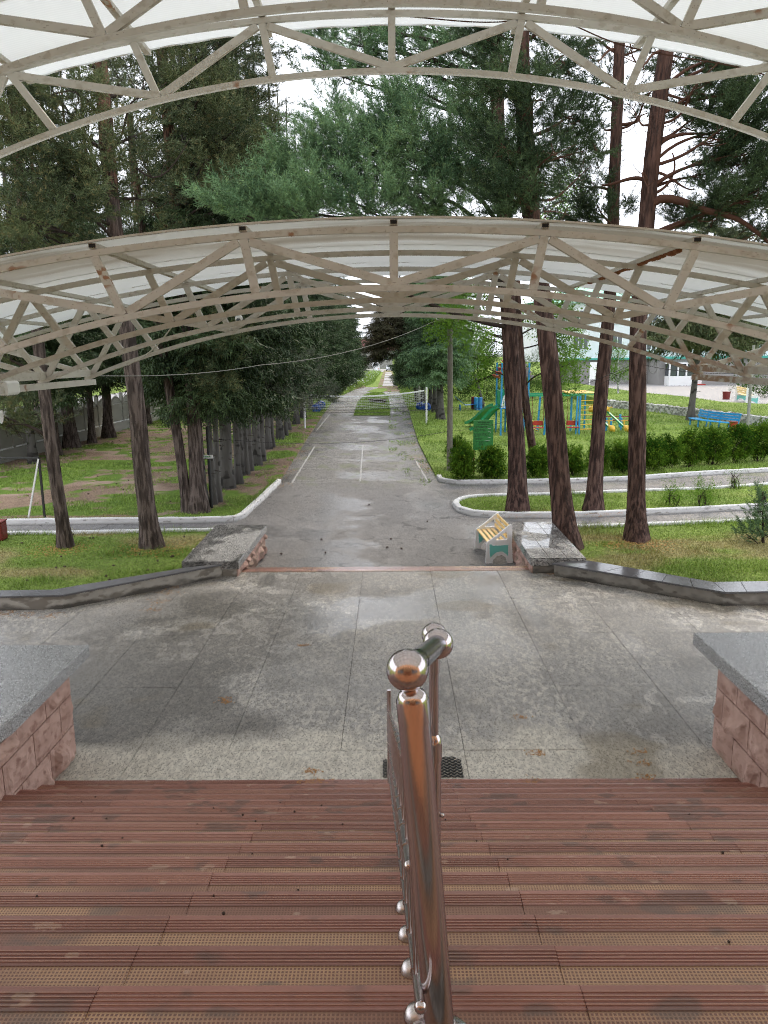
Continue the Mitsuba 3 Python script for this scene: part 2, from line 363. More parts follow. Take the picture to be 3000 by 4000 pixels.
leafmat('needle_dark', (.026, .050, .020), (.062, .102, .040), (.10, .14, .05))
leafmat('needle_brown', (.050, .048, .026), (.098, .082, .044), (.09, .12, .035))
leafmat('leaf_green', (.075, .16, .02), (.15, .28, .035), (.22, .36, .06), True)
leafmat('leaf_dark', (.026, .060, .016), (.065, .12, .03), (.14, .22, .04), True)
leafmat('leaf_hedge', (.030, .085, .010), (.105, .205, .022), (.30, .42, .045), True)
def f_kerb(p, n, uv):
    q = fbm(p.x * 4, p.y * 4, p.z * 9, 4)
    c = mix((.52, .52, .51), (.66, .66, .655), q)
    c = mix(c, (.25, .24, .22), smoothstep(.60, .72, fbm(p.x * 7, p.y * 7, p.z * 16, 4)) * .8)
    return mix(c, (.2, .19, .17), smoothstep(-.24, -.30, p.z) * .6)
mat('kerb_paint', base_color=proc(f_kerb), roughness=.7, specular=.3)
def f_fence(p, n, uv): return mix((.22, .22, .19), (.36, .36, .32), fbm(p.x * 3, p.y * 1.2, p.z * 2.5, 4))
mat('fence_concrete', base_color=proc(f_fence), roughness=.9)
def f_wash(p, n, uv):
    q = fbm(p.x * 5, p.y * 5, p.z * 7, 4)
    return mix((.52, .52, .50), (.20, .20, .185), smoothstep(.42, .62, q))
mat('lime_stone', base_color=proc(f_wash), roughness=.85)
def f_pole(p, n, uv): return mix((.16, .145, .115), (.27, .25, .215), fbm(p.x * 20, p.y * 20, p.z * .9, 4))
mat('old_wood', base_color=proc(f_pole), roughness=.9)
scene['mat_steel'] = {'type': 'roughconductor', 'material': 'Cr', 'alpha': .035, 'specular_reflectance': rgb(.93, .88, .83)}
scene['mat_steel_dull'] = {'type': 'roughconductor', 'material': 'Cr', 'alpha': .16, 'specular_reflectance': rgb(.95, .93, .86)}
plain('white_paint', (.76, .76, .75), .4); plain('white_plastic', (.85, .86, .87), .32); plain('teal_plastic', (.20, .60, .55), .35)
plain('yellow_paint', (.66, .40, .035), .4); plain('green_paint', (.02, .30, .13), .35); plain('blue_paint', (.02, .18, .47), .35)
plain('light_blue_paint', (.03, .27, .52), .4); plain('red_paint', (.38, .035, .02), .4); plain('dark_red', (.16, .015, .012), .5)
plain('black_rubber', (.018, .018, .018), .6); plain('black_wire', (.02, .02, .022), .5); plain('grey_wire', (.22, .22, .21), .5)
plain('sign_green', (.035, .22, .05), .5); plain('ink', (.006, .02, .008), .6); plain('barrel_blue', (.012, .075, .36), .4)
plain('plaster_grey', (.27, .26, .25), .9); plain('plaster_white', (.70, .71, .72), .8); plain('teal_roof', (.05, .33, .27), .5)
plain('pink_roof', (.40, .15, .15), .7); plain('dark_glass', (.05, .06, .07), .08, specular=.8); plain('goal_black', (.02, .02, .02), .5)
plain('litter', (.40, .19, .06), .95); plain('cone', (.055, .035, .025), .9); plain('car_white', (.75, .76, .77), .25); plain('car_silver', (.55, .58, .63), .25)
plain('line_paint', (.31, .31, .30), .7); plain('slat_yellow', (.78, .56, .22), .4); plain('forecourt_grey', (.23, .22, .215), .6); plain('net_cord', (.60, .62, .58), .8)
plain('tan_plaster', (.48, .27, .15), .9); plain('brown_wood', (.30, .12, .05), .5)
plain('terracotta', (.56, .26, .13), .5)

# ---------------------------------------------------------------- ground
ZL, ZR, ZG = -.22, -.30, -.36      # lawn, road, base ground
struct(sheet(shapely.box(-700, -60, 700, 1500), ZG), 'lawn', 'ground', 'flat green ground reaching to the horizon')
xy = lambda pts: [tuple(p[:2]) for p in pts]
ROAD_L = [(-3.875,26.542,-0.3),(-4.111,33.27,-0.3),(-4.5,43.553,-0.3),(-5.028,58.591,-0.3),(-5.518,75.113,-0.3),(-5.349,94.664,-0.3),(-3.4,108.385,-0.3)]
ROAD_R = [(-1.329,107.952,-0.3),(1.073,93.502,-0.3),(1.577,71.155,-0.3),(1.419,52.729,-0.3),(1.387,37.354,-0.3),(1.515,30.75,-0.3),(1.63,26.494,-0.3)]
ROAD = Polygon([(-45, 14.1), (-45, 26.542)] + xy(ROAD_L) + xy(ROAD_R) + [(48, 26.494 + 9), (48, 14.1)])
struct(sheet(ROAD, ZR), 'asphalt', 'road', 'wet cracked grey asphalt court narrowing into a road between trees')
# slabs of the far path, one by one
PATH = [((-1.227,110.398),(1.264,109.864),(1.096,119.944),(-1.192,120.48)),((-1.212,122.519),(1.115,121.964),(0.912,134.492),(-1.171,135.041)),((-1.193,137.604),(0.849,137.056),(0.67,151.43),(-1.223,151.993)),((-1.248,155.243),(0.685,154.655),(0.544,167.17),(-1.247,167.76)),((-1.275,171.723),(0.558,171.106),(0.493,184.14),(-1.26,184.777)),((-1.292,189.592),(0.507,188.921),(0.423,201.519),(-1.255,202.187))]
struct(sheet(Polygon([(-1.723,94.008),(1.406,93.441),(0.762,230.777),(-1.847,231.97)]), ZR + .004), 'soil', 'path', 'narrow path of old slabs running away in the grass')
for q in PATH: put(slab(Polygon(q).buffer(-.12), ZR, ZR + .05), 'plaster_grey', 'slab', 'path')

def kerb(path, label, w=.17, closed=False, h=.15, seed=0):
    pr = [(-w / 2, ZR - .05), (-w / 2, ZR + h - .03), (-w / 2 + .03, ZR + h), (w / 2 - .03, ZR + h), (w / 2, ZR + h - .03), (w / 2, ZR - .05)]
    return struct(sweep(path, pr[::-1], closed, .035, seed), 'kerb_paint', 'kerb', label, smooth=45)
K_UP = [(-11.55,19.299,-0.3),(-10.253,19.592,-0.3),(-7.831,19.629,-0.3),(-5.405,19.666,-0.3),(-4.142,19.741,-0.3),(-4.011,20.148,-0.3),(-3.926,22.471,-0.3),(-3.838,25.943,-0.3)]
K_LO = [(-10.807,17.998,-0.3),(-9.51,18.106,-0.3),(-7.264,18.139,-0.3),(-5.599,18.239,-0.3),(-4.263,18.349,-0.3)]
K_R1 = [(1.691,26.697,-0.3),(1.726,25.989,-0.3),(2.191,25.485,-0.3),(3.979,25.501,-0.3),(6.35,25.684,-0.3),(8.347,26.085,-0.3),(10.761,27.009,-0.3),(13.713,27.749,-0.3),(18.705,29.295,-0.3)]
K_R3 = [(4.373,18.397,-0.3),(6.361,18.594,-0.3),(8.068,18.858,-0.3),(10.104,19.23,-0.3),(12.754,19.715,-0.3)]
ISL = [(1.838,21.617,-0.3),(1.98,22.177,-0.3),(2.322,22.607,-0.3),(3.012,22.809,-0.3),(4.996,22.963,-0.3),(7.967,23.482,-0.3),(9.783,23.739,-0.3),(12.153,24.501,-0.3),(16.54,25.809,-0.3),(14.268,22.152,-0.3),(10.489,21.037,-0.3),(8.826,20.705,-0.3),(6.932,20.33,-0.3),(4.992,20.03,-0.3),(3.147,20.032,-0.3),(2.191,20.305,-0.3),(1.892,20.881,-0.3)]
kerb(K_UP, 'white limewashed kerb along the far side of the path on the left, bending up to the road', seed=1)
kerb(K_LO, 'white limewashed kerb along the near side of the path on the left', seed=2)
kerb(K_R1, 'white limewashed kerb in front of the clipped hedge', seed=3)
kerb(K_R3, 'white limewashed kerb behind the lawn at right of the granite topped pillar', seed=4)
kerb(ISL, 'white limewashed kerb looped round the long grass island with pines', closed=True, seed=5)
def lawn(poly, label, m='lawn', name='lawn'):
    poly = Polygon(poly).buffer(0)
    struct(slab(poly, ZG - .02, ZL), m, name, label)
    return poly
WL = [(-6.382,11.966),(-5.541,12),(-3.789,13.364)]      # back of the low walls
WR = [(6.233,12.278),(5.315,12.218),(3.568,13.506)]
L1 = lawn([(-30, WL[0][1]), tuple(WL[0]), tuple(WL[1]), tuple(WL[2]), (-4.249,18.154)] + xy(K_LO)[::-1] + [(-30, K_LO[0][1])], 'near lawn with dry patches behind the low wall on the left')
L2 = lawn([tuple(WR[2]), tuple(WR[1]), tuple(WR[0]), (26, WR[0][1])] + xy(K_R3)[::-1] + [(3.928,17.913)], 'near lawn behind the low wall on the right')
L3 = lawn(xy(ISL), 'long grass island between the two paths on the right')
L4 = lawn(xy(ROAD_R)[2:] + xy(K_R1) + [(48, K_R1[-1][1]), (60, 46.), (45, 160.), (6., 170.)], 'bright lawn of the playground right of the road')
L5 = lawn([(-16.0, K_UP[0][1])] + xy(K_UP)[1:] + xy(ROAD_L)[1:] + [(-9, 160.), (-16.2, 160.)], 'bare soil with needle litter and patches of grass under the trees on the left', 'soil', 'soil')
I1 = Polygon([(-2.66,56.049),(-2.985,70.374),(-2.827,83.358),(-2.175,89.437),(-0.893,89.217),(-0.234,81.075),(0.001,64.9),(-0.037,55.774)])
struct(slab(I1, ZG, ZR + .05), 'lawn', 'lawn', 'rounded grass island in the middle of the road behind the net')
I2 = Polygon([(-2.814,92.996),(-1.866,101.982),(-0.781,103.221),(-0.275,97.548),(-1.024,91.502)])
struct(slab(I2, ZG, ZR + .05), 'lawn', 'lawn', 'small second grass island where the road forks')

# court lines of old paint
def stripe(p, q, w=.06): 
    p, q = A(*p[:2]), A(*q[:2]); d = unit(q - p); s = A(-d[1], d[0]) * w / 2
    n = max(2, int(np.linalg.norm(q - p) / .5)); r = np.random.default_rng(int(abs(p[0] * 100)))
    a = [p + (q - p) * t + s * (1 + r.uniform(-.25, .25)) for t in np.linspace(0, 1, n)]; b = [p + (q - p) * t - s * (1 + r.uniform(-.25, .25)) for t in np.linspace(0, 1, n)]
    return sheet(Polygon([tuple(v) for v in a] + [tuple(v) for v in b[::-1]]), ZR + .004)
for p, q, w in [((-3.388,26.021,-0.3),(-3.652,36.907,-0.3),0.065),((-1.057,26.213,-0.3),(-1.344,37.34,-0.3),0.05),((1.273,26.108,-0.3),(1.035,31.474,-0.3),0.06),((-4.311,44.913,-0.3),(-4.529,57.598,-0.3),0.07),((-3.607,36.904,-0.3),(-1.434,37.346,-0.3),0.035),((-3.671,39.599,-0.3),(-1.04,39.633,-0.3),0.03),((-3.494,32.767,-0.3),(-1.373,32.952,-0.3),0.035),((-3.412,30.882,-0.3),(-1.235,30.9,-0.3),0.035),((-3.425,29.324,-0.3),(-1.216,29.459,-0.3),0.03),((-3.388,26.021,-0.3),(-1.041,26.212,-0.3),0.04),((-1.02,26.514,-0.3),(1.284,26.009,-0.3),0.05),((-3.304,26.516,-0.3),(-1.105,26.62,-0.3),0.03)]:
    put(stripe(p, q, w), 'line_paint', 'marking', 'road')

# ---------------------------------------------------------------- plaza of cast slabs
struct(sheet(Polygon([(-13, 6.2), (13, 6.2), (13, 11.9), (6.2, 11.9), (3., 14.16), (-3., 14.16), (-6.2, 11.7), (-13, 11.7)]), -.012), 'tube_hole', 'plaza', 'grey concrete forecourt of cast slabs, damp and stained, at the foot of the stairs')
gx = [-13, -10.4, -8., -6.2, -4.95, -3.65, -2.62, -1.68, -.53, .73, 1.98, 3.2, 4.45, 5.7, 7.2, 9.5, 13]
gy = [6.64, 7.2, 8.75, 10.55, 12.15, 13.84]
PL = Polygon([(-13, 6.64), (13, 6.64)] + [tuple(p) for p in [(8.004,12.126),(6.175,12.112),(5.422,12.101),(2.916,13.977),(2.9,13.84),(-2.9,13.84),(-3.066,13.858),(-5.506,11.848),(-6.335,11.816),(-7.829,11.796)]])
for i in range(len(gx) - 1):
    for j in range(len(gy) - 1):
        if j == 0 and i % 3: continue
        a, b = gx[i], gx[min(i + 3, len(gx) - 1) if j == 0 else i + 1]
        pc = shapely.box(a + .0028, gy[j] + .0014, b - .0028, gy[j + 1] - .0014).intersection(PL)
        if pc.is_empty or pc.area < .05 or pc.geom_type != 'Polygon': continue
        m = slab(pc, -.1, 0)
        r = np.random.default_rng(i * 31 + j)
        top = m.vertices[:, 2] > -.05
        m.vertices[top, 2] += r.uniform(-.002, .002) + (m.vertices[top, 0] - a) * r.uniform(-.002, .002)
        put(m, 'concrete', 'slab', 'plaza')
for a, b in ((-3.0, -1.5), (-1.5, .2), (.2, 1.9), (1.9, 3.2)):      # red tiles along its far edge
    put(slab(shapely.box(a + .003, 13.85, b - .003, 14.16), -.03, .004), 'stair_tile', 'tile', 'plaza')
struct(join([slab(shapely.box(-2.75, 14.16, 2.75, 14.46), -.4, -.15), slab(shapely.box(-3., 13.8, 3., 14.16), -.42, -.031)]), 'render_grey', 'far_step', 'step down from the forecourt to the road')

# ---------------------------------------------------------------- stairs
TR, RI, Y0, Z0 = .32, .1475, 1.85, 2.213
NX = [-3.62, -2.17, -.83, .52, 1.86, 3.62]
core = Polygon([(-4., -.1)] + [p for k in range(-2, 15) for p in ((Y0 + TR * (k - 1) + (0 if k > -2 else -5), Z0 - RI * k - .03), (Y0 + TR * k, Z0 - RI * k - .03))] + [(Y0 + TR * 14, -.1)])
m = trimesh.creation.extrude_polygon(core.buffer(0), 7.1, engine='earcut')
m.apply_transform(np.array([[0, 0, 1, -3.55], [1, 0, 0, 0], [0, 1, 0, 0], [0, 0, 0, 1.]]))
struct(m, 'render_grey', 'stairs', 'wide flight of red brown ribbed stair tiles going down to the forecourt')
def tile_mesh(k, x0, x1):
    yb, yn, z = Y0 + TR * (k - 1), Y0 + TR * k, Z0 - RI * k
    
    P = [(yb + .003, z - .03), (yb + .003, z), (yn - .086, z), (yn - .084, z + .003)]
    for q in range(4):
        c = yn - .0677 + q * .0145 + .0
        P += [(c - .003, z + .003), (c - .002, z + .0062), (c + .002, z + .0062), (c + .003, z + .003)]
    P += [(yn - .001, z + .003), (yn + .005, z - .001), (yn + .007, z - .008), (yn + .005, z - .03)]
    n = len(P); Q = np.array(P)
    v = np.vstack([np.column_stack([np.full(n, x), Q]) for x in (x0, x1)])
    f = [t for i in range(n - 1) for t in ([i, i + 1, i + 1 + n], [i, i + 1 + n, i + n])]
    f += [[0, i + 1, i] for i in range(1, n - 1)] + [[n, n + i, n + i + 1] for i in range(1, n - 1)]
    return mesh(v, f)
for k in range(-2, 16):
    for i in range(5):
        r = np.random.default_rng(k * 7 + i + 50)
        m = tile_mesh(k, NX[i] + .0008 + r.uniform(0, .0008), NX[i + 1] - .0008)
        m.vertices[:, 2] += r.uniform(-.0012, .0012); m.vertices[:, 1] += r.uniform(-.002, .002)
        put(m, 'stair_tile', 'tile', 'stairs')
# ---------------------------------------------------------------- stone side walls and pillars
def rough_block(w, h, d, seed, nu=19, nv=12):
    """A split-faced block: front in the xz plane looking along -y, flat margins, a broken belly."""
    u, v = np.meshgrid(np.linspace(0, 1, nu), np.linspace(0, 1, nv), indexing='ij')
    edge = np.minimum(np.minimum(u, 1 - u) * w, np.minimum(v, 1 - v) * h)
    r = np.random.default_rng(seed * 13 + 5)
    h0 = np.full(u.shape, 9.)
    for _ in range(6):      # split planes: each takes a chip off the belly
        cu, cv = r.uniform(.05, .95), r.uniform(.05, .95)
        h0 = np.minimum(h0, r.uniform(.075, .11) + (u - cu) * w * r.normal() * .48 + (v - cv) * h * (r.normal() * .48 - .10))
    q2 = meshkit.noise(np.stack([u * w * 22 + seed, v * h * 22, u * 0 + seed * 3.1], -1), seed)
    b = np.clip((edge - .020) / (.022 + .05 * meshkit.noise(np.stack([u * w * 6, v * h * 6 + seed * 2.3, u * 0 + seed], -1))), 0, 1)
    out = -b * (np.clip(h0, .016, .10) + .016 * (q2 - .5))
    V = np.stack([u * w - w / 2, out, v * h - h / 2], -1).reshape(-1, 3)
    F = []
    for i in range(nu - 1):
        for j in range(nv - 1):
            a = i * nv + j
            F += [[a, a + nv, a + nv + 1], [a, a + nv + 1, a + 1]] if (i + j + seed) % 2 else [[a, a + nv, a + 1], [a + nv, a + nv + 1, a + 1]]
    n = len(V)
    rim = [i * nv for i in range(nu)] + [(nu - 1) * nv + j for j in range(1, nv)] + [i * nv + nv - 1 for i in range(nu - 2, -1, -1)] + [j for j in range(nv - 2, 0, -1)]
    V = np.vstack([V, V[rim] * A(1, 0, 1) + A(0, d, 0)])
    for i in range(len(rim)):
        j = (i + 1) % len(rim)
        F += [[rim[j], rim[i], n + i], [rim[j], n + i, n + j]]
    return mesh(V, F)
def stone_face(parent, p, q, z0, z1, ch, bl, seed, thick=.05):
    """Courses of split blocks on the upright face from p to q, seen from its right side."""
    p, q = A(*p), A(*q); L = np.linalg.norm(q - p); d = (q - p) / L; nrm = A(d[1], -d[0])
    z, c = z0, 0
    while z < z1 - .03:
        h = min(ch, z1 - z)
        s = (L % bl) - bl - bl / 2 * (c % 2)
        if s + bl <= 0: s += bl
        while s < L - .02:
            a, b = max(s, 0), min(s + bl, L)
            if b - a > .04:
                m = rough_block(b - a - .012, h - .012, thick, seed + c * 17 + int(s * 10) + 40)
                ctr = p + d * (a + b) / 2
                M = np.eye(4); M[:2, 0] = d; M[:2, 1] = -nrm; M[:3, 3] = (*ctr, z + h / 2)
                if np.linalg.det(M[:3, :3]) < 0: m.invert()
                m.apply_transform(M)
                put(m, 'pink_stone', 'stone', parent)
            s += bl
        z += ch; c += 1
def prism(pts, z0, z1, bev=.012):
    a = Polygon([tuple(p[:2]) for p in pts]); b = a.buffer(-bev, join_style=2)
    def ring(pl, z): return np.column_stack([np.array(shapely.geometry.polygon.orient(pl).exterior.coords)[:-1], np.full(len(pts), z)])
    try: return trimesh.convex.convex_hull(np.vstack([ring(b, z0), ring(a, z0 + bev), ring(a, z1 - bev), ring(b, z1)]))
    except Exception: return slab(a, z0, z1)
w = thing('stone_wall', 'pink split stone wall with a granite slab on top at the left foot of the stairs', 'wall')
put(slab(Polygon([(-3.26, 4.0), (-3.26, 7.12), (-5.4, 7.12), (-5.4, 4.0)]), -.05, .84), 'pink_stone', 'core', w)
stone_face(w, (-3.225, 4.0), (-3.225, 7.17), 0.0, .85, .325, .56, 3)
stone_face(w, (-3.26, 7.14), (-5.4, 7.14), 0.0, .85, .325, .56, 31)
put(prism([(-3.19, 5.93), (-3.19, 7.62), (-6.2, 7.62), (-6.2, 5.93)], .855, 1.0), 'granite', 'slab', w)
put(prism([(-3.19, 5.925), (-6.2, 5.925), (-6.2, 4.0), (-3.6, 4.0)], .855, 1.003), 'granite', 'slab', w)
w = thing('stone_wall', 'pink split stone wall with a granite slab on top at the right foot of the stairs', 'wall')
put(slab(Polygon([(3.30, 4.0), (3.30, 7.2), (5.4, 7.2), (5.4, 4.0)]), -.05, .86), 'pink_stone', 'core', w)
stone_face(w, (3.265, 7.25), (3.265, 4.0), 0.0, .87, .33, .56, 7)
stone_face(w, (5.4, 7.22), (3.30, 7.22), 0.0, .87, .33, .56, 57)
put(prism([(3.23, 4.0), (3.23, 7.82), (6.2, 7.82), (6.2, 4.0)], .87, 1.02), 'granite', 'slab', w)

def pillar(label, quad, zt, side, seed, inset=0.):
    """A long low plinth: stone faces under a tiled granite top. quad: near-left, near-right, far-right, far-left."""
    w = thing('plinth', label, 'plinth')
    q = [A(*p[:2]) for p in quad]; c = sum(q) / 4
    inn = [c + (p - c) * A(.90, .965) for p in q]
    if inset: inn[0] = inn[0] + (inn[1] - inn[0]) * inset; inn[3] = inn[3] + (inn[2] - inn[3]) * inset
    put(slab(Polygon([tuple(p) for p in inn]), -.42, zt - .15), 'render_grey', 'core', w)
    if side > 0: stone_face(w, inn[1] + A(.02, 0), inn[2] + A(.02, 0), -.32, zt - .15, .3, .5, seed)
    else: stone_face(w, inn[3] - A(.02, 0), inn[0] - A(.02, 0), -.32, zt - .15, .3, .5, seed)
    put(prism(q, zt - .145, zt - .02, .004), 'wet_granite', 'slab', w)
    if side > 0:
        put(prism([c + (p - c) * .995 for p in q], zt - .0195, zt, .004), 'wet_granite', 'tile', w)
    else:
        for i in range(4):
            for j in range(4):
                f = lambda s, t: (q[0] * (1 - s) + q[1] * s) * (1 - t) + (q[3] * (1 - s) + q[2] * s) * t
                us, vs = (.004, .34, .66, .86, .996), (.003, .27, .53, .77, .997)
                g = .003
                put(prism([f(us[i] + g, vs[j] + g), f(us[i + 1] - g, vs[j] + g), f(us[i + 1] - g, vs[j + 1] - g), f(us[i] + g, vs[j + 1] - g)], zt - .0195, zt + .001 * ((i + j) % 3 - 1), .002), 'wet_granite', 'tile', w)
    return w
pillar('low plinth with a mossy grey granite top left of the step to the road', [(-3.831,13.531,0.3),(-2.784,13.506,0.3),(-2.759,16.613,0.3),(-3.888,16.649,0.3)], .30, 1, 5, .42)
pillar('low plinth with a wet shiny tiled granite top right of the step to the road', [(2.553,13.604,0.3),(3.559,13.579,0.3),(3.587,16.726,0.3),(2.563,16.758,0.3)], .30, -1, 9)

def low_wall(label, front, back, caps, seed):
    """A rendered low wall with cap tiles; front and back are its two lines, left to right."""
    w = thing('low_wall', label, 'wall')
    f, b = [A(*p[:2]) for p in front], [A(*p[:2]) for p in back]
    fi = [p + (q - p) * .10 for p, q in zip(f, b)]
    V = sheet(Polygon([tuple(p) for p in fi] + [tuple(p) for p in b[::-1]]).buffer(0), 0)
    body = slab(Polygon([tuple(p) for p in fi] + [tuple(p) for p in b[::-1]]).buffer(0), -.3, .218)
    body = body.subdivide_to_size(.25); body.vertices += (meshkit.noise(body.vertices * 4 + seed)[:, None] - .5) * A(.012, .02, 0)
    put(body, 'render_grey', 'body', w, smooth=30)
    for i in range(len(f) - 1):
        n = caps[i]
        for j in range(n):
            s, t = j / n + .0015, (j + 1) / n - .0015
            L = lambda a, u: a[i] * (1 - u) + a[i + 1] * u
            put(prism([L(f, s), L(f, t), L(b, t), L(b, s)], .219, .25 + .0012 * (j % 2), .004), 'wall_cap', 'cap_tile', w)
    return w
lw = low_wall('low rendered wall with matt dark cap tiles left of the forecourt', [(-7.254,11.64,0.25),(-6.234,11.668,0.25),(-5.257,11.722,0.25),(-3.036,13.567,0.25)], [(-7.457,11.988,0.25),(-6.395,11.992,0.25),(-5.546,12.013,0.25),(-3.706,13.301,0.25)], (2, 3, 7), 1)
low_wall('low dark wall with wet shining cap tiles right of the forecourt', [(2.888,13.459,0.25),(5.268,11.662,0.25),(5.954,11.697,0.25),(6.996,11.725,0.25)], [(3.541,13.668,0.25),(5.307,12.218,0.25),(6.22,12.252,0.25),(7.31,12.282,0.25)], (6, 2, 3), 4)
for p in [(-3.855,13.015,0.06),(-4.789,12.241,0.13)]:
    h = A(*p) ; put(tube([h + A(.02, .10, 0), h - A(.004, .035, 0)], .055 if p[0] > -4.4 else .04, 14), 'tube_hole', 'drain_hole', lw)

# ---------------------------------------------------------------- the two arched canopies
AX = .05
def canopy(label, ztop, zbot, Rt, Rb, ys, sheet_y, posts, half=7.4):
    c = thing('arched_canopy', label, 'canopy')
    zt = lambda x: ztop - Rt + math.sqrt(Rt * Rt - x * x)
    zb = lambda x: zbot - Rb + math.sqrt(Rb * Rb - x * x)
    xt, xb = [0, 1.62, 3.25, 4.85, 6.25], [0, 1.51, 2.98, 4.35, 5.62]
    def arc(fn, x0, x1, y, w, h, dz=0.0, n=40):
        xs = np.linspace(x0, x1, n); V = []
        for x in xs:
            e = 1e-3; t = unit(A(1, 0, (fn(min(x + e, x1)) - fn(max(x - e, x0))) / (min(x + e, x1) - max(x - e, x0)))); u = A(-t[2], 0, t[0])
            p = A(AX + x, y, fn(x) + dz)
            V += [p + u * (j * h / 2) + A(0, i * w / 2, 0) for i, j in ((-1, -1), (1, -1), (1, 1), (-1, 1))]
        F = [[0, 1, 2], [0, 2, 3], [4 * n - 4, 4 * n - 2, 4 * n - 3], [4 * n - 4, 4 * n - 1, 4 * n - 2]]
        for i in range(n - 1):
            for k in range(4):
                a, b = 4 * i + k, 4 * i + (k + 1) % 4
                F += [[a, a + 4, b + 4], [a, b + 4, b]]
        m = mesh(V, F); trimesh.repair.fix_normals(m); return m
    r = np.random.default_rng(int(ztop * 10))
    for y in ys:
        t = nk(c + '__truss')
        put(arc(zt, -half, half, y, .058, .066), 'cream_paint', 'top_chord', t)
        put(arc(zb, -5.72, 5.72, y, .06, .068), 'cream_paint', 'bottom_chord', t)
        for s in (-1, 1):
            for i in range(5):
                if i == 0 and s < 0: continue
                p = A(AX + s * xt[i], y, zt(xt[i]) - .032); q = A(AX + s * xb[i], y, zb(xb[i]) + .033)
                put(beam(p, q, .054, .092, (1, 0, 0)), 'cream_paint', 'post', t)
            D = [((xb[0] + .03, zb(xb[0]) + .05), (xt[1] - .06, zt(xt[1]) - .06)), ((xt[1] + .06, zt(xt[1]) - .06), (xb[2] - .05, zb(xb[2]) + .06)),
                 ((xb[2] + .05, zb(xb[2]) + .06), (xt[3] - .06, zt(xt[3]) - .06)), ((xt[3] + .06, zt(xt[3]) - .06), (xb[4] - .05, zb(xb[4]) + .07)),
                 ((xb[4] + .02, zb(xb[4]) + .05), (half - .1, zt(half - .1) - .04))]
            for (x0, z0), (x1, z1) in D:
                put(beam((AX + s * x0, y, z0), (AX + s * x1, y, z1), .052, .088), 'cream_paint', 'diagonal', t)
    y0, y1 = sheet_y
    for s in (-1, 1):
        for i in range(5):
            if i == 0 and s < 0: continue
            p = nk(c + '__purlin')
            x = s * xt[i]; z = zt(abs(x)) + .037 + .034
            scene[p] = mikit.ply(beam((AX + x, y0 + .02, z), (AX + x, y1 - .02, z), .085, .056), 'mat_cream_paint')
            for yy in (y0 + .016, y1 - .016): put(box((AX + x, yy, z), (.069, .012, .040)), 'tube_hole', 'open_end', p)
        put(beam((AX + s * 5.62, min(y0, posts[0]) - .2, zb(5.62) - .09), (AX + s * 5.62, ys[-1] + .12, zb(5.62) - .09), .10, .10), 'cream_paint', 'eave_beam', c)
        put(beam((AX + s * 5.62, y0 - .1, zb(5.62) + .075), (AX + s * 5.62, ys[-1] + .05, zb(5.62) + .075), .05, .12), 'cream_paint', 'eave_beam', c)
        for y in posts:
            put(beam((AX + s * 5.62, y, -.05), (AX + s * 5.62, y, zb(5.62) - .141), .14, .14), 'cream_paint', 'column', c)
    # the sheet, bowed a little between the purlins, and its edge strips
    xs = np.linspace(-half, half, 81); yy = np.linspace(y0, y1, max(6, int((y1 - y0) / .32)))
    X, Y = np.meshgrid(xs, yy, indexing='ij')
    Z = np.vectorize(zt)(np.abs(X)) + .037 + .068 + .006 * np.sin(X * 9) * np.sin(Y * 2.1)
    V = np.stack([X + AX, Y, Z], -1).reshape(-1, 3); n = len(yy)
    F = [t for i in range(80) for j in range(n - 1) for t in ([i * n + j, (i + 1) * n + j, (i + 1) * n + j + 1], [i * n + j, (i + 1) * n + j + 1, i * n + j + 1])]
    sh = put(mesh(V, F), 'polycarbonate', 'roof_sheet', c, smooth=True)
    k = 0
    for y in np.arange(y0 + .02, y1 + .01, (y1 - y0 - .04) / max(1, round((y1 - y0) / 2.1))):
        put(arc(zt, -half, half, y, .035, .022, .118, 60), 'cream_paint', 'joint_strip', sh); k += 1
    return c, zt, zb
up, uzt, uzb = canopy('upper arched white canopy over the stairs, ending just in front', 8.13, 7.475, 20., 14.3, [1.02, 2.94, 4.86, 6.78, 8.70, 10.62], (-2.5, 11.26), (1.02, 7.2))
lo, lzt, lzb = canopy('lower arched white canopy over the forecourt, rust stained on its right side', 5.28, 4.675, 25., 15.3, [8.70, 10.62, 12.54, 14.46], (8.64, 14.62), (7.0,))
for x in (3.25,):   # the rusty purlin of the lower canopy
    for y in np.arange(8.9, 13.2, .17): put(box((AX + x + .002, y, lzt(x) + .055 + rng.uniform(-.02, .01)), (.075, .12, .05 + rng.uniform(0, .03)), 0, .012), 'rust', 'rust_scale', lo)

# the entrance front behind the camera, which the polished steel mirrors
en = thing('entrance_front', 'tan entrance front of the building behind the viewer', 'building')
put(box((0, -4.2, 5.5), (30, .4, 12)), 'tan_plaster', 'wall', en)
for x in (-6.5, -3.6, 3.6, 6.5): put(box((x, -3.98, 4.6), (2.0, .1, 2.2)), 'dark_glass', 'window', en)
for x in (-.95, .95): put(box((x, -3.97, 3.75), (1.8, .12, 2.4)), 'brown_wood', 'door', en)

for i in range(12):
    for j in range(8): put(slab(shapely.box(-3.6 + .6 * i, -3.95 + .605 * j, -3.004 + .6 * i, -3.35 + .605 * j), Z0 + 2 * RI - .028, Z0 + 2 * RI), 'terracotta', 'tile', 'landing')
labels['landing'] = {'label': 'terracotta landing at the top of the stairs under the viewer', 'kind': 'structure'}

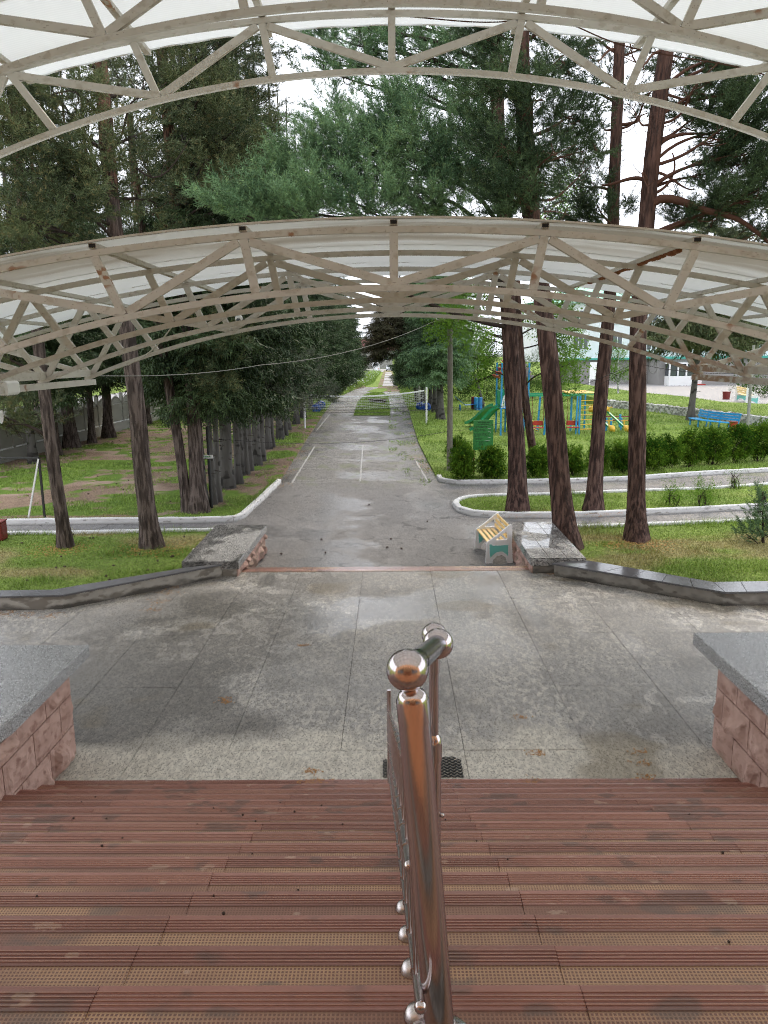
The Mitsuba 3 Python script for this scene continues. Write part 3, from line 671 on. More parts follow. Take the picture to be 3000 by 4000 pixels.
# ---------------------------------------------------------------- steel railing on the stairs
rl = thing('railing', 'polished steel railing with ball finials running down the middle of the stairs', 'railing')
def step_top(y): return Z0 - RI * math.ceil((y - Y0) / TR - 1e-6)
pt, pb = A(.047, 1.69, 3.165), A(.118, 1.67, 2.22)
ax = unit(pt - pb)
post = tube([pb, pb + (pt - pb) * .93, pb + (pt - pb) * .932, pt - ax * .012, pt], [.0385, .0385, .0395, .0395, .034], 40)
pk = put(post, 'steel', 'post', rl, smooth=40)
put(lathe([(0, 0), (.034, 0), (.030, .008), (.018, .016), (.013, .022), (.013, .034), (0, .034)], pt, 32, ax), 'steel', 'neck', pk, smooth=50)
b1 = (0.036,1.69,3.228)
put(ball(b1, .0495, 48), 'steel', 'ball', rl, smooth=True)
put(lathe([(.0, 0), (.085, 0), (.08, .02), (.055, .035), (.04, .04), (0, .04)], pb - A(0, 0, .01), 32), 'steel', 'flange', rl, smooth=40)
b2 = (0.146,2.3,3.056)
put(ball(b2, .0485, 48), 'steel', 'ball', rl, smooth=True)
b3 = (0.147,2.52,3.001)
put(ball(b3, .044, 40), 'steel', 'ball', rl, smooth=True)
put(tube([A(*b2), A(*b3)], .027, 24), 'steel', 'handrail', rl, smooth=40)
d12 = unit(A(*b2) - b1)
put(tube([A(*b1) + d12 * .03, A(*b1) + d12 * .16, A(*b1) + d12 * .165, A(*b1) + d12 * .21, A(*b1) + d12 * .215, A(*b2)], [.030, .030, .0312, .0312, .030, .030], 32), 'steel', 'handrail', rl, smooth=40)
p2 = A(.137, 2.36, 0); z2 = step_top(2.36)
p2k = put(tube([p2 + (0, 0, z2), p2 + (0, 0, 2.62), p2 + (0, 0, 2.622), p2 + (0, 0, 2.685)], [.026, .026, .028, .028], 32), 'steel', 'post', rl, smooth=40)
put(lathe([(0, 0), (.028, 0), (.026, .014), (.018, .026), (.016, .03), (0, .03)], p2 + (0, 0, 2.685), 24), 'steel', 'collar', p2k, smooth=50)
put(tube([p2 + (0, 0, 2.71), p2 + (0, 0, 2.93), p2 + (0, 0, 2.932), p2 + (0, 0, 2.99)], [.016, .016, .018, .018], 24), 'steel', 'upper_rod', p2k, smooth=40)
put(ball(p2 + (.03, -.01, 2.42), .008, 12), 'steel_dull', 'bolt', p2k, smooth=True)
sl = unit(A(0, TR, -RI))
def rail(x, y0, h, y1, r, x1=None):
    q = lambda y: A(x + (0 if x1 is None else (x1 - x) * (y - y0) / (y1 - y0)), y, Z0 - RI * (y - Y0) / TR + h)
    a, b = q(y0), q(y1)
    k = put(tube([a, b], r, 16), 'steel_dull', 'rail', rl, smooth=40)
    put(ball(a, r * 1.25, 16), 'steel', 'end_cap', k, smooth=True)
    for y in np.arange(y0 + .22, y1, .32):
        put(tube([q(y - .008), q(y + .008)], r * 1.22, 16), 'steel', 'ring', k, smooth=40)
    return q
q1 = rail(.063, 1.57, .075, 6.5, .0125, -.028)
q2 = rail(.042, 1.78, .40, 6.5, .0125, -.030)
q3 = rail(.034, 1.80, .70, 6.5, .010, -.032)
for k in range(0, 15):
    y = Y0 + TR * (k - .32); x = .064 - .0172 * (y - 1.6)
    u = put(tube([(x, y, step_top(y)), A(x - .022, *q3(y)[1:])], .0065, 10), 'steel', 'baluster', rl, smooth=40)
    ds = 1.15
    if k < 4: put(lathe(np.array([(0, 0), (.032, 0), (.030, .009), (.024, .019), (.013, .026), (0, .028)]) * ds, (x, y, step_top(y) + .003), 28), 'steel_dull', 'dome', u, smooth=60)
    if k > 4:
        a = np.linspace(0, np.pi, 12); c = (q2(y) + q3(y)) / 2
        put(tube(np.stack([np.full(12, x + .004), c[1] + .11 * np.cos(a) , c[2] - .01 - .13 * np.sin(a) - .46 * .11 * np.cos(a)], 1), .004, 6), 'steel', 'scroll', rl, smooth=True)
put(tube([(-.03, 6.5, 0), (-.03, 6.5, .98)], .02, 24), 'steel', 'post', rl, smooth=40)

# ---------------------------------------------------------------- rubber mat
mt = thing('rubber_mat', 'black rubber ring mat lying at the foot of the stairs', 'mat')
bars = []
for i in range(13):
    for j in range(7):
        if i in (0, 12) and j == 6: continue
        c = A(-.07 + .72 * i / 12, 6.69 + .055 * j, .014); a = np.arange(7) * np.pi / 3 + .5
        bars.append(tube(c + np.stack([.025 * np.cos(a), .022 * np.sin(a), a * 0], 1), .0055, 5, False))
        if i < 12: bars.append(beam(c + (.022, 0, 0), c + (.040, 0, 0), .008, .012))
        if j < 6: bars.append(beam(c + (0, .02, 0), c + (0, .036, 0), .008, .012))
k = put(join(bars), 'black_rubber', 'rings', mt); labels[k] = {'kind': 'stuff'}

# ---------------------------------------------------------------- benches with moulded white ends
def bench(loc, rz, label, length=1.25, group=None, hs=1., sc=1.):
    b = thing('bench', label, 'bench', group)
    R = np.array([[math.cos(rz), -math.sin(rz), 0], [math.sin(rz), math.cos(rz), 0], [0, 0, 1]])
    def P(m, mt_, name, parent=b, sm=False):
        m.vertices = (m.vertices * A(sc, sc, hs * sc)) @ R.T + A(*loc); return put(m, mt_, name, parent, smooth=sm)
    out = Polygon([(-.27, 0), (-.26, .40), (-.25, .45), (-.04, .60), (.20, .80), (.25, .82), (.27, .78), (.27, .40), (.30, 0), (.19, 0), (.15, .12), (.06, .18), (-.04, .16), (-.12, .08), (-.13, 0)]).buffer(-.012).buffer(.012)
    tri = Polygon([(-.11, .485), (.16, .49), (.19, .54), (.16, .68), (.11, .66)]).buffer(-.02).buffer(.012)
    pan = Polygon([(-.21, .40), (-.19, .43), (-.12, .385), (.20, .40), (.20, .12), (.15, .19), (.06, .245), (-.04, .23), (-.13, .16), (-.19, .10)]).buffer(-.01)
    for s in (-1, 1):
        def side(poly, t, y):
            m = trimesh.creation.extrude_polygon(poly, t, engine='earcut'); v = m.vertices.copy()
            m.vertices = np.column_stack([v[:, 0], y + v[:, 2], v[:, 1]]); m.invert(); return m
        y = s * length / 2
        e = P(side(out.difference(tri), .055, y - .0275), 'white_plastic', 'side')
        P(side(pan, .066, y - .033), 'teal_plastic', 'inset', e)
    for i in range(4): P(box((-.20 + .105 * i, 0, .44 + .004 * i), (.075, length - .06, .028), 0, .006), 'slat_yellow', 'seat_slat')
    for i in range(3): P(box((.17 + .025 * i, 0, .55 + .10 * i), (.028, length - .06, .075), 0, .006), 'slat_yellow', 'back_slat')
    return b
bench((2.187,16.106,-0.3), .07, 'white and teal bench with yellow slats beside the wet tiled plinth')
bench((-3.709,15.594,-0.3), math.pi - .0, 'white bench with yellow slats tucked under the slab of the mossy plinth on the left', 1.45, None, .62)
bench((27.104,59.121,0), math.pi * .93, 'small white and yellow bench beside a dark red bin on the far forecourt', 2.2, None, 1., 1.75)
bench((42.187,95.828,0.1), math.pi * 1.5, 'white bench with yellow back under the wall of the far building', 2.2, None, 1., 1.6)
bench((47.113,97.846,0.1), math.pi * 1.5, 'white bench at the right edge under the wall of the far building', 2.0, None, 1., 1.6)

# ---------------------------------------------------------------- concrete fence on the left
fn = thing('concrete_fence', 'grey precast concrete fence with pierced arched tops behind the trees', 'fence')
FX = -16.0; ys = np.arange(24.5, 80., 1.95)
put(box((FX, (ys[0] + ys[-1]) / 2, -.03), (.34, ys[-1] - ys[0] + .3, .62)), 'fence_concrete', 'plinth', fn)
for i, y in enumerate(ys):
    put(box((FX, y, .95), (.20, .17, 1.95), 0, .015), 'fence_concrete', 'post', fn)
    put(trimesh.convex.convex_hull(np.array([(FX + a, y + b, 1.925) for a in (-.12, .12) for b in (-.11, .11)] + [(FX, y, 2.02)])), 'fence_concrete', 'post_cap', fn)
    if i == len(ys) - 1: break
    L = 1.95 - .2; c = y + .975
    put(box((FX + .02, c, .84), (.09, L, 1.0), 0, .01), 'fence_concrete', 'panel', fn)
    put(box((FX + .025, c, .305), (.12, L, .05)), 'white_paint', 'ledge', fn)
    a = np.linspace(0, np.pi, 15); top = lambda t: 1.42 + .34 * math.sin(max(0, min(1, t)) * math.pi) ** .8
    g = []
    ts = np.linspace(0, 1, 17)
    g.append(tube([(FX, c - L / 2 + L * t, top(t)) for t in ts], .035, 4))
    g.append(beam((FX, c - L / 2, 1.37), (FX, c + L / 2, 1.37), .07, .06))
    for t in ts[1:-1]: g.append(beam((FX, c - L / 2 + L * t, 1.37), (FX, c - L / 2 + L * t, top(t)), .05, .045, (1, 0, 0)))
    k = put(join(g), 'fence_concrete', 'pierced_top', fn); labels[k] = {'kind': 'stuff'}
# beyond the fence
struct(sheet(Polygon([(-17.2, 8), (-17.2, 300), (-34, 300), (-34, 8)]), ZR - .02), 'forecourt_grey', 'street', 'pale wet street behind the concrete fence')
struct(sheet(Polygon([(-22.8, 8), (-22.8, 300), (-24.2, 300), (-24.2, 8)]), ZR - .012), 'soil', 'verge', 'strip of earth along the street behind the fence')

# ---------------------------------------------------------------- net, posts, tyres
N0, N1 = A(*(-5.058,45.549,-0.3)), A(*(2.213,47.359,-0.3))
for p, h, l in ((N0, 2.35, 'white net post left of the road, half hidden by branches'), (N1, 2.36, 'white net post right of the road')):
    k = thing('net_post', l, 'post')
    put(tube([p, p + (0, 0, h)], .055, 12), 'white_paint', 'pole', k, smooth=40)
    put(lathe([(0, 0), (.24, 0), (.24, .02), (.07, .05), (0, .05)], p, 16), 'rust', 'foot', k)
net = thing('volleyball_net', 'sagging white volleyball net stretched across the road', 'net')
def npt(t, s):      # t along, s from the bottom (0) to the top (1)
    p = N0 + (N1 - N0) * t
    z = 1.02 + .82 * s + .24 * (2 * t - 1) ** 2 * (.6 + .4 * s) + .10 * t
    return A(p[0], p[1], p[2] + z + .02)
put(join([beam(npt(t, .97), npt(t2, .97), .012, .075) for t, t2 in zip(np.linspace(.02, .98, 25)[:-1], np.linspace(.02, .98, 25)[1:])]), 'white_paint', 'top_tape', net)
put(tube([npt(t, 0) for t in np.linspace(.02, .98, 25)], .012, 5), 'black_wire', 'bottom_rope', net)
g = [tube([npt(t, s) for t in np.linspace(.02, .98, 20)], .007, 3, False) for s in np.linspace(.1, .9, 8)] + [tube([npt(t, 0), npt(t, .97)], .007, 3, False) for t in np.linspace(.02, .98, 60)]
k = put(join(g), 'net_cord', 'mesh_cords', net); labels[k] = {'kind': 'stuff'}
for e, t in ((N0, .02), (N1, .98)):
    put(join([tube([npt(t, s), e + (0, 0, 1.3 + s)], .008, 4) for s in (0, .97)]), 'grey_wire', 'tie', net)
def tyre(c, label, group, a):
    m = trimesh.creation.torus(.20, .165, 24, 12); m.apply_transform(trimesh.transformations.rotation_matrix(math.pi / 2, [1, 0, 0]))
    m.apply_transform(trimesh.transformations.rotation_matrix(a, [0, 0, 1])); m.apply_translation(A(*c) + (0, 0, .33))
    solo(m, 'barrel_blue', 'tyre', label, 'tyre', group, True)
for w_, c in zip(('nearest', 'middle', 'farthest'), [(-5.678,59.144,-0.3),(-5.684,61.153,-0.3),(-5.651,63.296,-0.3)]): tyre(c, w_ + ' blue painted tyre of the row of three left of the road', 'blue tyres left of the road', .1)
for w_, c in zip(('left', 'right'), [(2.363,60.748,-0.3),(2.786,59.679,-0.3)]): tyre(c, w_ + ' one of the two blue tyres standing behind the right net post', 'blue tyres behind the net post', .1)
pl = thing('planter', 'dark low wooden planter on the grass island behind the net', 'planter')
c = A(*(-1.118,69.487,-0.22))
put(box(c + (0, 0, .18), (1.5, .9, .3), 0, .02), 'twig', 'box', pl); put(box(c + (0, 0, .34), (1.7, 1.0, .05), 0, .01), 'twig', 'rim', pl)

# ---------------------------------------------------------------- poles and wires
def pole(base, h, r, m, label, name='utility_pole'):
    k = thing(name, label, 'pole'); b = A(*base)
    put(tube([b, b + (0, 0, h * .5), b + (-.03, 0, h)], [r, r * .95, r * .85], 12), m, 'mast', k, smooth=40)
    return k, b + (-.03, 0, h)
wp, wt = pole((2.163,27.988,-0.25), 5.75, .105, 'old_wood', 'grey weathered wooden pole at the edge of the playground lawn')
put(beam(wt + (-.55, .03, -.35), wt + (.35, .03, -.35), .09, .09), 'old_wood', 'crossarm', wp)
for dx in (-.5, -.2, .3): put(lathe([(0, 0), (.03, 0), (.05, .05), (.025, .07), (.045, .10), (0, .13)], wt + (dx, .03, -.305), 10), 'white_paint', 'insulator', wp)
lp, lt = pole((2.51,67.659,-0.3), 8.6, .10, 'fence_concrete', 'concrete lamp post with a curved arm right of the road', 'lamp_post')
put(tube([lt - (0, 0, .2), lt + (-.05, 0, .35), lt + (-.3, 0, .6), lt + (-.8, 0, .7)], .035, 8), 'grey_wire', 'arm', lp, smooth=40)
put(tube([lt + (-.75, 0, .69), lt + (-.9, 0, .70), lt + (-1.35, 0, .66), lt + (-1.4, 0, .65)], [.04, .1, .12, .05], 10), 'white_paint', 'lamp_head', lp, smooth=40)
for dx in (-.45, .45):
    put(beam(lt + (0, 0, -1.75), lt + (dx, 0, -1.6), .03, .03), 'grey_wire', 'bracket', lp)
    put(ball(lt + (dx, 0, -1.55), .07, 10), 'white_paint', 'insulator', lp, smooth=True)
pole((20.094,43.476,-0.25), 4.6, .085, 'fence_concrete', 'thin grey post between the blue bench and the stone wall')
pole((25.964,104.535,0.1), 4.6, .2, 'fence_concrete', 'pale concrete post behind the hanging birch leaves')
for q, h, l in (((3.043,90.785,-0.3),) + (3.2, 'grey post standing right of the road behind the net'), ((2.374,104.076,-0.3),) + (4., 'second grey post in the row right of the road'), ((1.817,130.612,-0.3),) + (4., 'third grey post far down the road'), ((1.341,156.12,-0.3),) + (5., 'farthest grey post down the road')): pole(q, h, .2, 'fence_concrete', l)
def wire(pts, label, r=.007, m='black_wire'): solo(tube(pts, r, 5), m, 'cable', label, 'cable', None, True)
wire(np.vstack([sag((-5.633,14.5,3.637), (-3.431,20.5,3.733), .10), sag((-3.431,20.5,3.733), wt + (-.2, .03, -.2), .30)[1:]]), 'pale cable from the canopy eave to the wooden pole', .008, 'grey_wire')
wire(sag(wt + (.3, .03, -.2), (3.738,19,5.306), .25), 'black cable from the wooden pole to the leaning red pine', .009)
wire(sag((-7.214,24,2.835), A(*(2.163,27.988,-0.25)) + (0, 0, 2.35), .35, 24), 'thin cable across the road just above the net', .008)
wire(sag((-7.356,24,2.865), A(*(2.163,27.988,-0.25)) + (0, 0, 2.75), .42, 24), 'upper of the two thin cables across the road at the net', .007)
wire(sag((-5.485,22.5,1.643), A(*(2.163,27.988,-0.25)) + (0, 0, 1.5), .30, 24), 'low thin cable across the road in front of the net', .007)
wire(sag(A(*(2.163,27.988,-0.25)) + (.06, 0, 2.35), (5.37,17.3,3.717), .35, 20), 'thin cable from the wooden pole to the straight pine', .006)
wire(sag(A(*(2.163,27.988,-0.25)) + (.06, 0, 1.5), (5.354,17.3,3.637), .30, 20), 'lower thin cable from the wooden pole to the straight pine', .005)
wire(sag((5.543,17.3,3.716), (7.09,14,3.633), .12, 14), 'thin cable from the straight pine to the right edge', .006)
wire(sag(lt + (.45, 0, -1.5), wt + (-.5, .03, -.15), .8, 20), 'slack cable between the lamp post and the wooden pole', .012, 'grey_wire')
a = np.linspace(0, 4 * np.pi, 50)
solo(tube(A(*(5.712,17,3.639)) + np.stack([.09 * np.cos(a), .002 * a, .11 * np.sin(a)], 1), .006, 5), 'grey_wire', 'cable_coil', 'coil of cable hanging at the straight pine', 'cable', None, True)
solo(tube(spline([(-5.025,14.4,3.77), (-4.207,13.9,4.093), (-3.617,13.2,4.5), (-3.239,12.7,4.766)], 12), .012, 6), 'cream_paint', 'cable', 'slanting white conduit across the left end of the lower canopy', 'cable', None, True)
wire(spline([(0.133,10.7,8.129), (0.714,10.7,8.081), (1.529,10.7,8.055), (1.992,10.7,8.082), (2.75,10.9,7.925), (3.504,11,7.773), (5.014,11.1,7.514)], 40), 'brown cable slung along the front edge of the upper canopy', .008, 'branch_red')
dp = thing('sign_post', 'dark thin post with a small white plate among the grey trunks', 'post')
c = A(*(-5.069,21.254,-0.22)); put(tube([c, c + (0, 0, 2.3)], .045, 10), 'goal_black', 'mast', dp, smooth=40)
k = put(box(c + (-.04, -.06, 1.46), (.34, .02, .10), .05), 'white_paint', 'plate', dp)
put(box(c + (-.04, -.072, 1.46), (.22, .006, .03), .05), 'sign_green', 'print', k)
# ---------------------------------------------------------------- lamps and camera on the canopy
fl = thing('floodlight', 'white lamp box hanging under the left eave of the lower canopy', 'lamp')
c = A(*(-5.638,11.3,3.537))
put(box(c, (.30, .42, .20), 0, .03), 'white_paint', 'housing', fl); put(box(c + (.0, 0, .16), (.05, .05, .14)), 'grey_wire', 'bracket', fl); put(box(c + (0, 0, -.104), (.22, .32, .012)), 'dark_glass', 'lens', fl)
sp = thing('loudspeaker', 'small white horn on the left frame edge below the lamp box', 'loudspeaker')
c = A(*(-5.711,11,3.151))
put(lathe([(.03, 0), (.045, .05), (.09, .13), (.10, .14), (.085, .13), (0, .06)], c, 20, (1, .2, -.1)), 'white_paint', 'horn', sp, smooth=40)
put(tube([c - (.02, 0, 0), c - (.3, .05, -.4)], .015, 8), 'white_paint', 'arm', sp)
cm = thing('security_camera', 'small white camera on the far truss of the lower canopy left of centre', 'camera')
c = A(*(-2.748,14.4,4.638))
put(ball(c, .07, 20), 'white_plastic', 'dome', cm, smooth=True); put(tube([c + (0, 0, .03), c + (0, .02, .10)], .05, 14), 'white_plastic', 'mount', cm); put(ball(c + (0, -.04, -.03), .045, 14), 'dark_glass', 'lens', cm, smooth=True)
put(tube(spline([c + (0, .03, .05), c + (.25, .03, -.06), c + (.55, .03, -.02), c + (.8, .05, .0)], 12), .012, 6), 'black_wire', 'lead', cm)

# ---------------------------------------------------------------- information sign
sg = thing('information_sign', 'green information board with dark lettering on posts among the shrubs', 'sign')
c0 = A(*(3.02,26.969,-0.22)); W_, H_ = .70, 1.06; cx, cz = c0[0] + .235, c0[2] + .88
cy = c0[1]
put(box((cx, cy, cz + H_ / 2), (W_, .03, H_), 0, .005), 'sign_green', 'board', sg)
for dx in (-W_ / 2 + .04, W_ / 2 - .04): put(tube([(cx + dx, cy + .04, c0[2]), (cx + dx, cy + .04, cz + H_ * .9)], .022, 8), 'dark_red', 'leg', sg, smooth=40)
def text(t, h, x, z, bold=False, name='lettering', centre=False, wid=None):
    m = meshkit.text_mesh(t, h, .004, bold)
    w = m.bounds[1][0] - m.bounds[0][0]
    if wid: m.vertices[:, 0] *= wid / w; w = wid
    v = m.vertices.copy(); m.vertices = np.column_stack([v[:, 0] + x - (w / 2 if centre else 0), -v[:, 2], v[:, 1] + z]); m.apply_translation((0, cy - .016, 0))
    put(m, 'ink', name, sg)
L0, TZ = cx - W_ / 2, cz + H_
text('ИНФОРМАЦИЯ', .048, cx, TZ - .105, True, centre=True, wid=.41)
text('САНАТОРИЙ «ПАРАТ»', .028, cx, TZ - .165, True, centre=True, wid=.44)
text('АДМИНИСТРАТИВНЫЙ КОРПУС', .018, L0 + .045, TZ - .237, True, wid=.44)
text('СПАЛЬНЫЙ КОРПУС №', .018, L0 + .045, TZ - .342, True, wid=.34)
r_ = np.random.default_rng(5)
for z, w, x0 in ((.262, .46, .045), (.372, .46, .045), (.402, .16, .045), (.478, .53, .045), (.512, .42, .045), (.548, .50, .045), (.580, .18, .045), (.645, .30, .045), (.683, .24, .045), (.750, .44, .10), (.782, .13, .22), (.812, .17, .19), (.842, .17, .19), (.87, .13, .22)):
    x = x0                                  # lines too small to read in the photograph: word-long strokes
    while x < x0 + w - .02:
        d = min(r_.uniform(.035, .10), x0 + w - x)
        put(beam((L0 + x, cy - .017, TZ - z - .005), (L0 + x + d, cy - .017, TZ - z - .005), .003, .012), 'ink', 'print_line', sg); x += d + .012
for z, x0, w, s in ((.245, .50, .10, -1), (.360, .50, .10, -1), (.565, .51, .09, 1), (.676, .39, .20, 0)):
    put(beam((L0 + x0, cy - .018, TZ - z - .05), (L0 + x0 + w, cy - .018, TZ - z - .055), .004, .008), 'white_paint', 'arrow', sg)
    if s: put(beam((L0 + x0 + w - .02, cy - .018, TZ - z - .05), (L0 + x0 + w + .005, cy - .018, TZ - z - .055 + s * .018), .004, .012), 'white_paint', 'arrow', sg)

# ---------------------------------------------------------------- goals
gl = thing('goal', 'black and white football goal frame at the left edge beside the path', 'goal')
a, b = A(*(-9.218,19.941,-0.22)), A(*(-9.62,19.955,-0.22)); t = A(*(-9.218,19.92,1.188)) 
H_ = 1.62
put(beam(a, a + (0, 0, H_), .05, .05, (1, 0, 0)), 'goal_black', 'post', gl); put(beam(a + (0, 0, H_), a + (-2.6, .1, H_), .05, .05), 'goal_black', 'crossbar', gl)
put(beam(a + (.0, -.03, H_ - .02), a + (-.42, -.05, 0), .04, .04, (1, 0, 0)), 'white_paint', 'stay', gl); put(beam(a + (-2.6, .1, H_), a + (-2.6, .1, 0), .05, .05, (1, 0, 0)), 'goal_black', 'post', gl)
gf = thing('goal', 'far goal post with black and white bands at the end of the bare field', 'goal')
a = A(*(-13.425,49.854,-0.22))
for i in range(8): put(tube([a + (0, 0, i * .28), a + (0, 0, i * .28 + .28)], .055, 8, True), 'white_paint' if i % 2 else 'goal_black', 'band', gf)
put(tube([a + (0, 0, 2.2), a + (-3.4, 1.5, 2.2)], .05, 8), 'white_paint', 'crossbar', gf); put(tube([a + (.45, .3, 0), a + (.02, 0, 2.1)], .03, 6), 'white_paint', 'stay', gf); put(tube([a + (-3.4, 1.5, 0), a + (-3.4, 1.5, 2.2)], .055, 8), 'white_paint', 'post', gf)
bn = thing('litter_bin', 'dark red bin at the left edge beside the path', 'bin')
c = A(*(-9.257,17.528,-0.22)); put(box(c + (0, 0, .22), (.34, .34, .44), .1, .02), 'dark_red', 'body', bn); put(box(c + (0, 0, .45), (.37, .37, .03), .1, .01), 'dark_red', 'rim', bn)

# ---------------------------------------------------------------- playground
pg = thing('climbing_tower', 'blue climbing tower with red slatted roof and two green slides', 'climbing tower')
g = lambda p, z: A(p[0], p[1], ZL + z)
TB = [(5.778,42.182,-0.22),(6.051,40.419,-0.22),(7.178,40.333,-0.22),(7.204,42.068,-0.22)]
tx0, tx1, ty0, ty1 = TB[0][0], TB[2][0], TB[2][1], TB[0][1]
for x in (tx0, tx0 + .9, tx1 - .9, tx1):
    for y in (ty0, ty1): put(beam((x, y, ZL - .1), (x, y, ZL + (3.75 if True else 2)), .085, .085, (1, 0, 0)), 'light_blue_paint', 'post', pg)
for i in range(7): put(box(((tx0 + tx1) / 2, ty0 + (ty1 - ty0) * (i + .5) / 7, ZL + 1.42), (tx1 - tx0 + .1, (ty1 - ty0) / 7 - .015, .05)), 'blue_paint', 'deck_plank', pg)
for xa, m_ in ((tx0, 'red_paint'), (tx1 - .9, 'plaster_grey')):
    rf = nk(pg + '__roof')
    for s in (-1, 1):
        for i in range(5):
            z = ZL + 3.05 + .19 * i; xx = xa + .45 + s * (.62 - .12 * i)
            put(beam((xx, ty0 - .25, z), (xx, ty1 + .25, z), .03, .17, (s * .5, 0, .8)), m_, 'slat', rf)
    put(beam((xa + .45, ty0 - .3, ZL + 4.0), (xa + .45, ty1 + .3, ZL + 4.0), .10, .10), 'white_paint', 'ridge', rf)
put(box((tx0 + .02, (ty0 + ty1) / 2, ZL + 1.95), (.04, ty1 - ty0, .75)), 'green_paint', 'side_panel', pg)
put(box((tx0 + .45, ty1, ZL + 1.95), (.85, .04, .75)), 'green_paint', 'side_panel', pg)
a = np.linspace(0, np.pi, 13)
put(tube(np.stack([tx0 + .45 + .42 * np.cos(a), np.full(13, ty0 - .02), ZL + 1.45 + .85 * np.sin(a)], 1), .035, 8), 'white_paint', 'hoop', pg)
for i in range(5):
    x = tx0 + .15 + .15 * i; put(tube([(x, ty0 - .02, ZL + 1.45), (x, ty0 - .02, ZL + 1.45 + .85 * math.sqrt(max(0.02, 1 - ((x - tx0 - .45) / .42) ** 2)))], .018, 6), 'white_paint', 'bar', pg)
for xe, ye, p0 in [(4.658,45.94,1),(4.442,41.775,0)]:
    xs, ys_ = tx0 - .02, (ty1 - .3 if p0 else ty0 + .3)
    C = spline([(xs, ys_, ZL + 1.46), (xs + (xe - xs) * .12, ys_ + (ye - ys_) * .12, ZL + 1.38), (xs + (xe - xs) * .5, ys_ + (ye - ys_) * .5, ZL + .80), (xs + (xe - xs) * .82, ys_ + (ye - ys_) * .82, ZL + .30), (xe, ye, ZL + .16)], 18)
    d = unit(C[-1] - C[0]); sd = unit(np.cross(d, (0, 0, 1)))
    k = nk(pg + '__slide')
    for o in (-.24, .24): put(join([beam(C[i] + sd * o + (0, 0, .06), C[i + 1] + sd * o + (0, 0, .06), .045, .16) for i in range(17)]), 'green_paint', 'rim', k)
    put(join([beam(C[i], C[i + 1], .46, .025) for i in range(17)]), 'green_paint', 'chute', k)
    for t in (9, 16): put(beam((C[t][0], C[t][1], ZL - .05), C[t] - (0, 0, .01), .06, .06, (1, 0, 0)), 'green_paint', 'leg', k)
for i in range(5): put(beam((tx1 + .05 + .12 * (4 - i), ty0, ZL + .25 * (i + 1)), (tx1 + .05 + .12 * (4 - i), ty1, ZL + .25 * (i + 1)), .05, .05), 'yellow_paint', 'rung', pg)

sw = thing('swing_frame', 'blue and green swing frame with two red seats and yellow monkey bars', 'swing')
SL, SR, SRb, SLb = [(7.458,41.791,-0.22),(9.932,40.601,-0.22),(10.527,43.401,-0.22),(7.882,43.902,-0.22)]
HS = 2.02
xl, xr, yf, yb = SL[0] - .35, SR[0], SR[1], SR[1] + 1.9
for x in (xl, (xl + xr) / 2 - .3, xr):
    for y in (yf, yb):
        put(beam((x - (.12 if x != xr else 0), y, ZL - .1), (x, y, ZL + HS), .09, .09, (1, 0, 0)), 'light_blue_paint', 'post', sw)
put(beam((xr - .16, yf, ZL - .1), (xr - .14, yf, ZL + HS), .08, .08, (1, 0, 0)), 'light_blue_paint', 'post', sw)
for y in (yf, yb): put(beam((xl - .3, y, ZL + HS + .04), (xr + .05, y, ZL + HS + .04), .08, .09), 'green_paint', 'beam', sw)
for x in (xl, xr): put(beam((x, yf, ZL + HS + .03), (x, yb, ZL + HS + .03), .07, .07), 'green_paint', 'beam', sw)
xe = xr + 1.15
for y in (yf + .3, yb + 1.6): put(beam((xr - .5, y, ZL + HS + .1), (xe, y, ZL + HS + .08), .06, .06), 'green_paint', 'ladder_rail', sw)
for i in range(12): put(beam((xr - .4 + (xe - xr + .3) * i / 11, yf + .3, ZL + HS + .12), (xr - .4 + (xe - xr + .3) * i / 11, yb + 1.6, ZL + HS + .12), .09, .035), 'yellow_paint', 'monkey_bar', sw)
for i in range(7): put(tube([(xr, yf, ZL + .28 + .25 * i), (xe, yf + .3, ZL + .28 + .25 * i)], .025, 6), 'yellow_paint', 'rung', sw)
put(beam((xe, yf + .3, ZL - .1), (xe, yf + .3, ZL + HS + .05), .08, .08, (1, 0, 0)), 'light_blue_paint', 'post', sw)
put(beam((xe, yb + 1.6, ZL - .1), (xe, yb + 1.6, ZL + HS + .05), .08, .08, (1, 0, 0)), 'light_blue_paint', 'post', sw)
for xc in [7.723,9.589]:
    k = nk(sw + '__swing_seat')
    put(box((xc, yf + .1, ZL + .62), (.62, .05, .24), 0, .01), 'red_paint', 'back', k); put(box((xc, yf - .08, ZL + .40), (.62, .34, .05), 0, .01), 'red_paint', 'board', k)
    for s in (-.3, .3): put(tube([(xc + s, yf - .02, ZL + .40), (xc + s + .03, yf, ZL + 1.2), (xc + s, yf, ZL + HS)], .016, 6), 'dark_red', 'hanger', k)
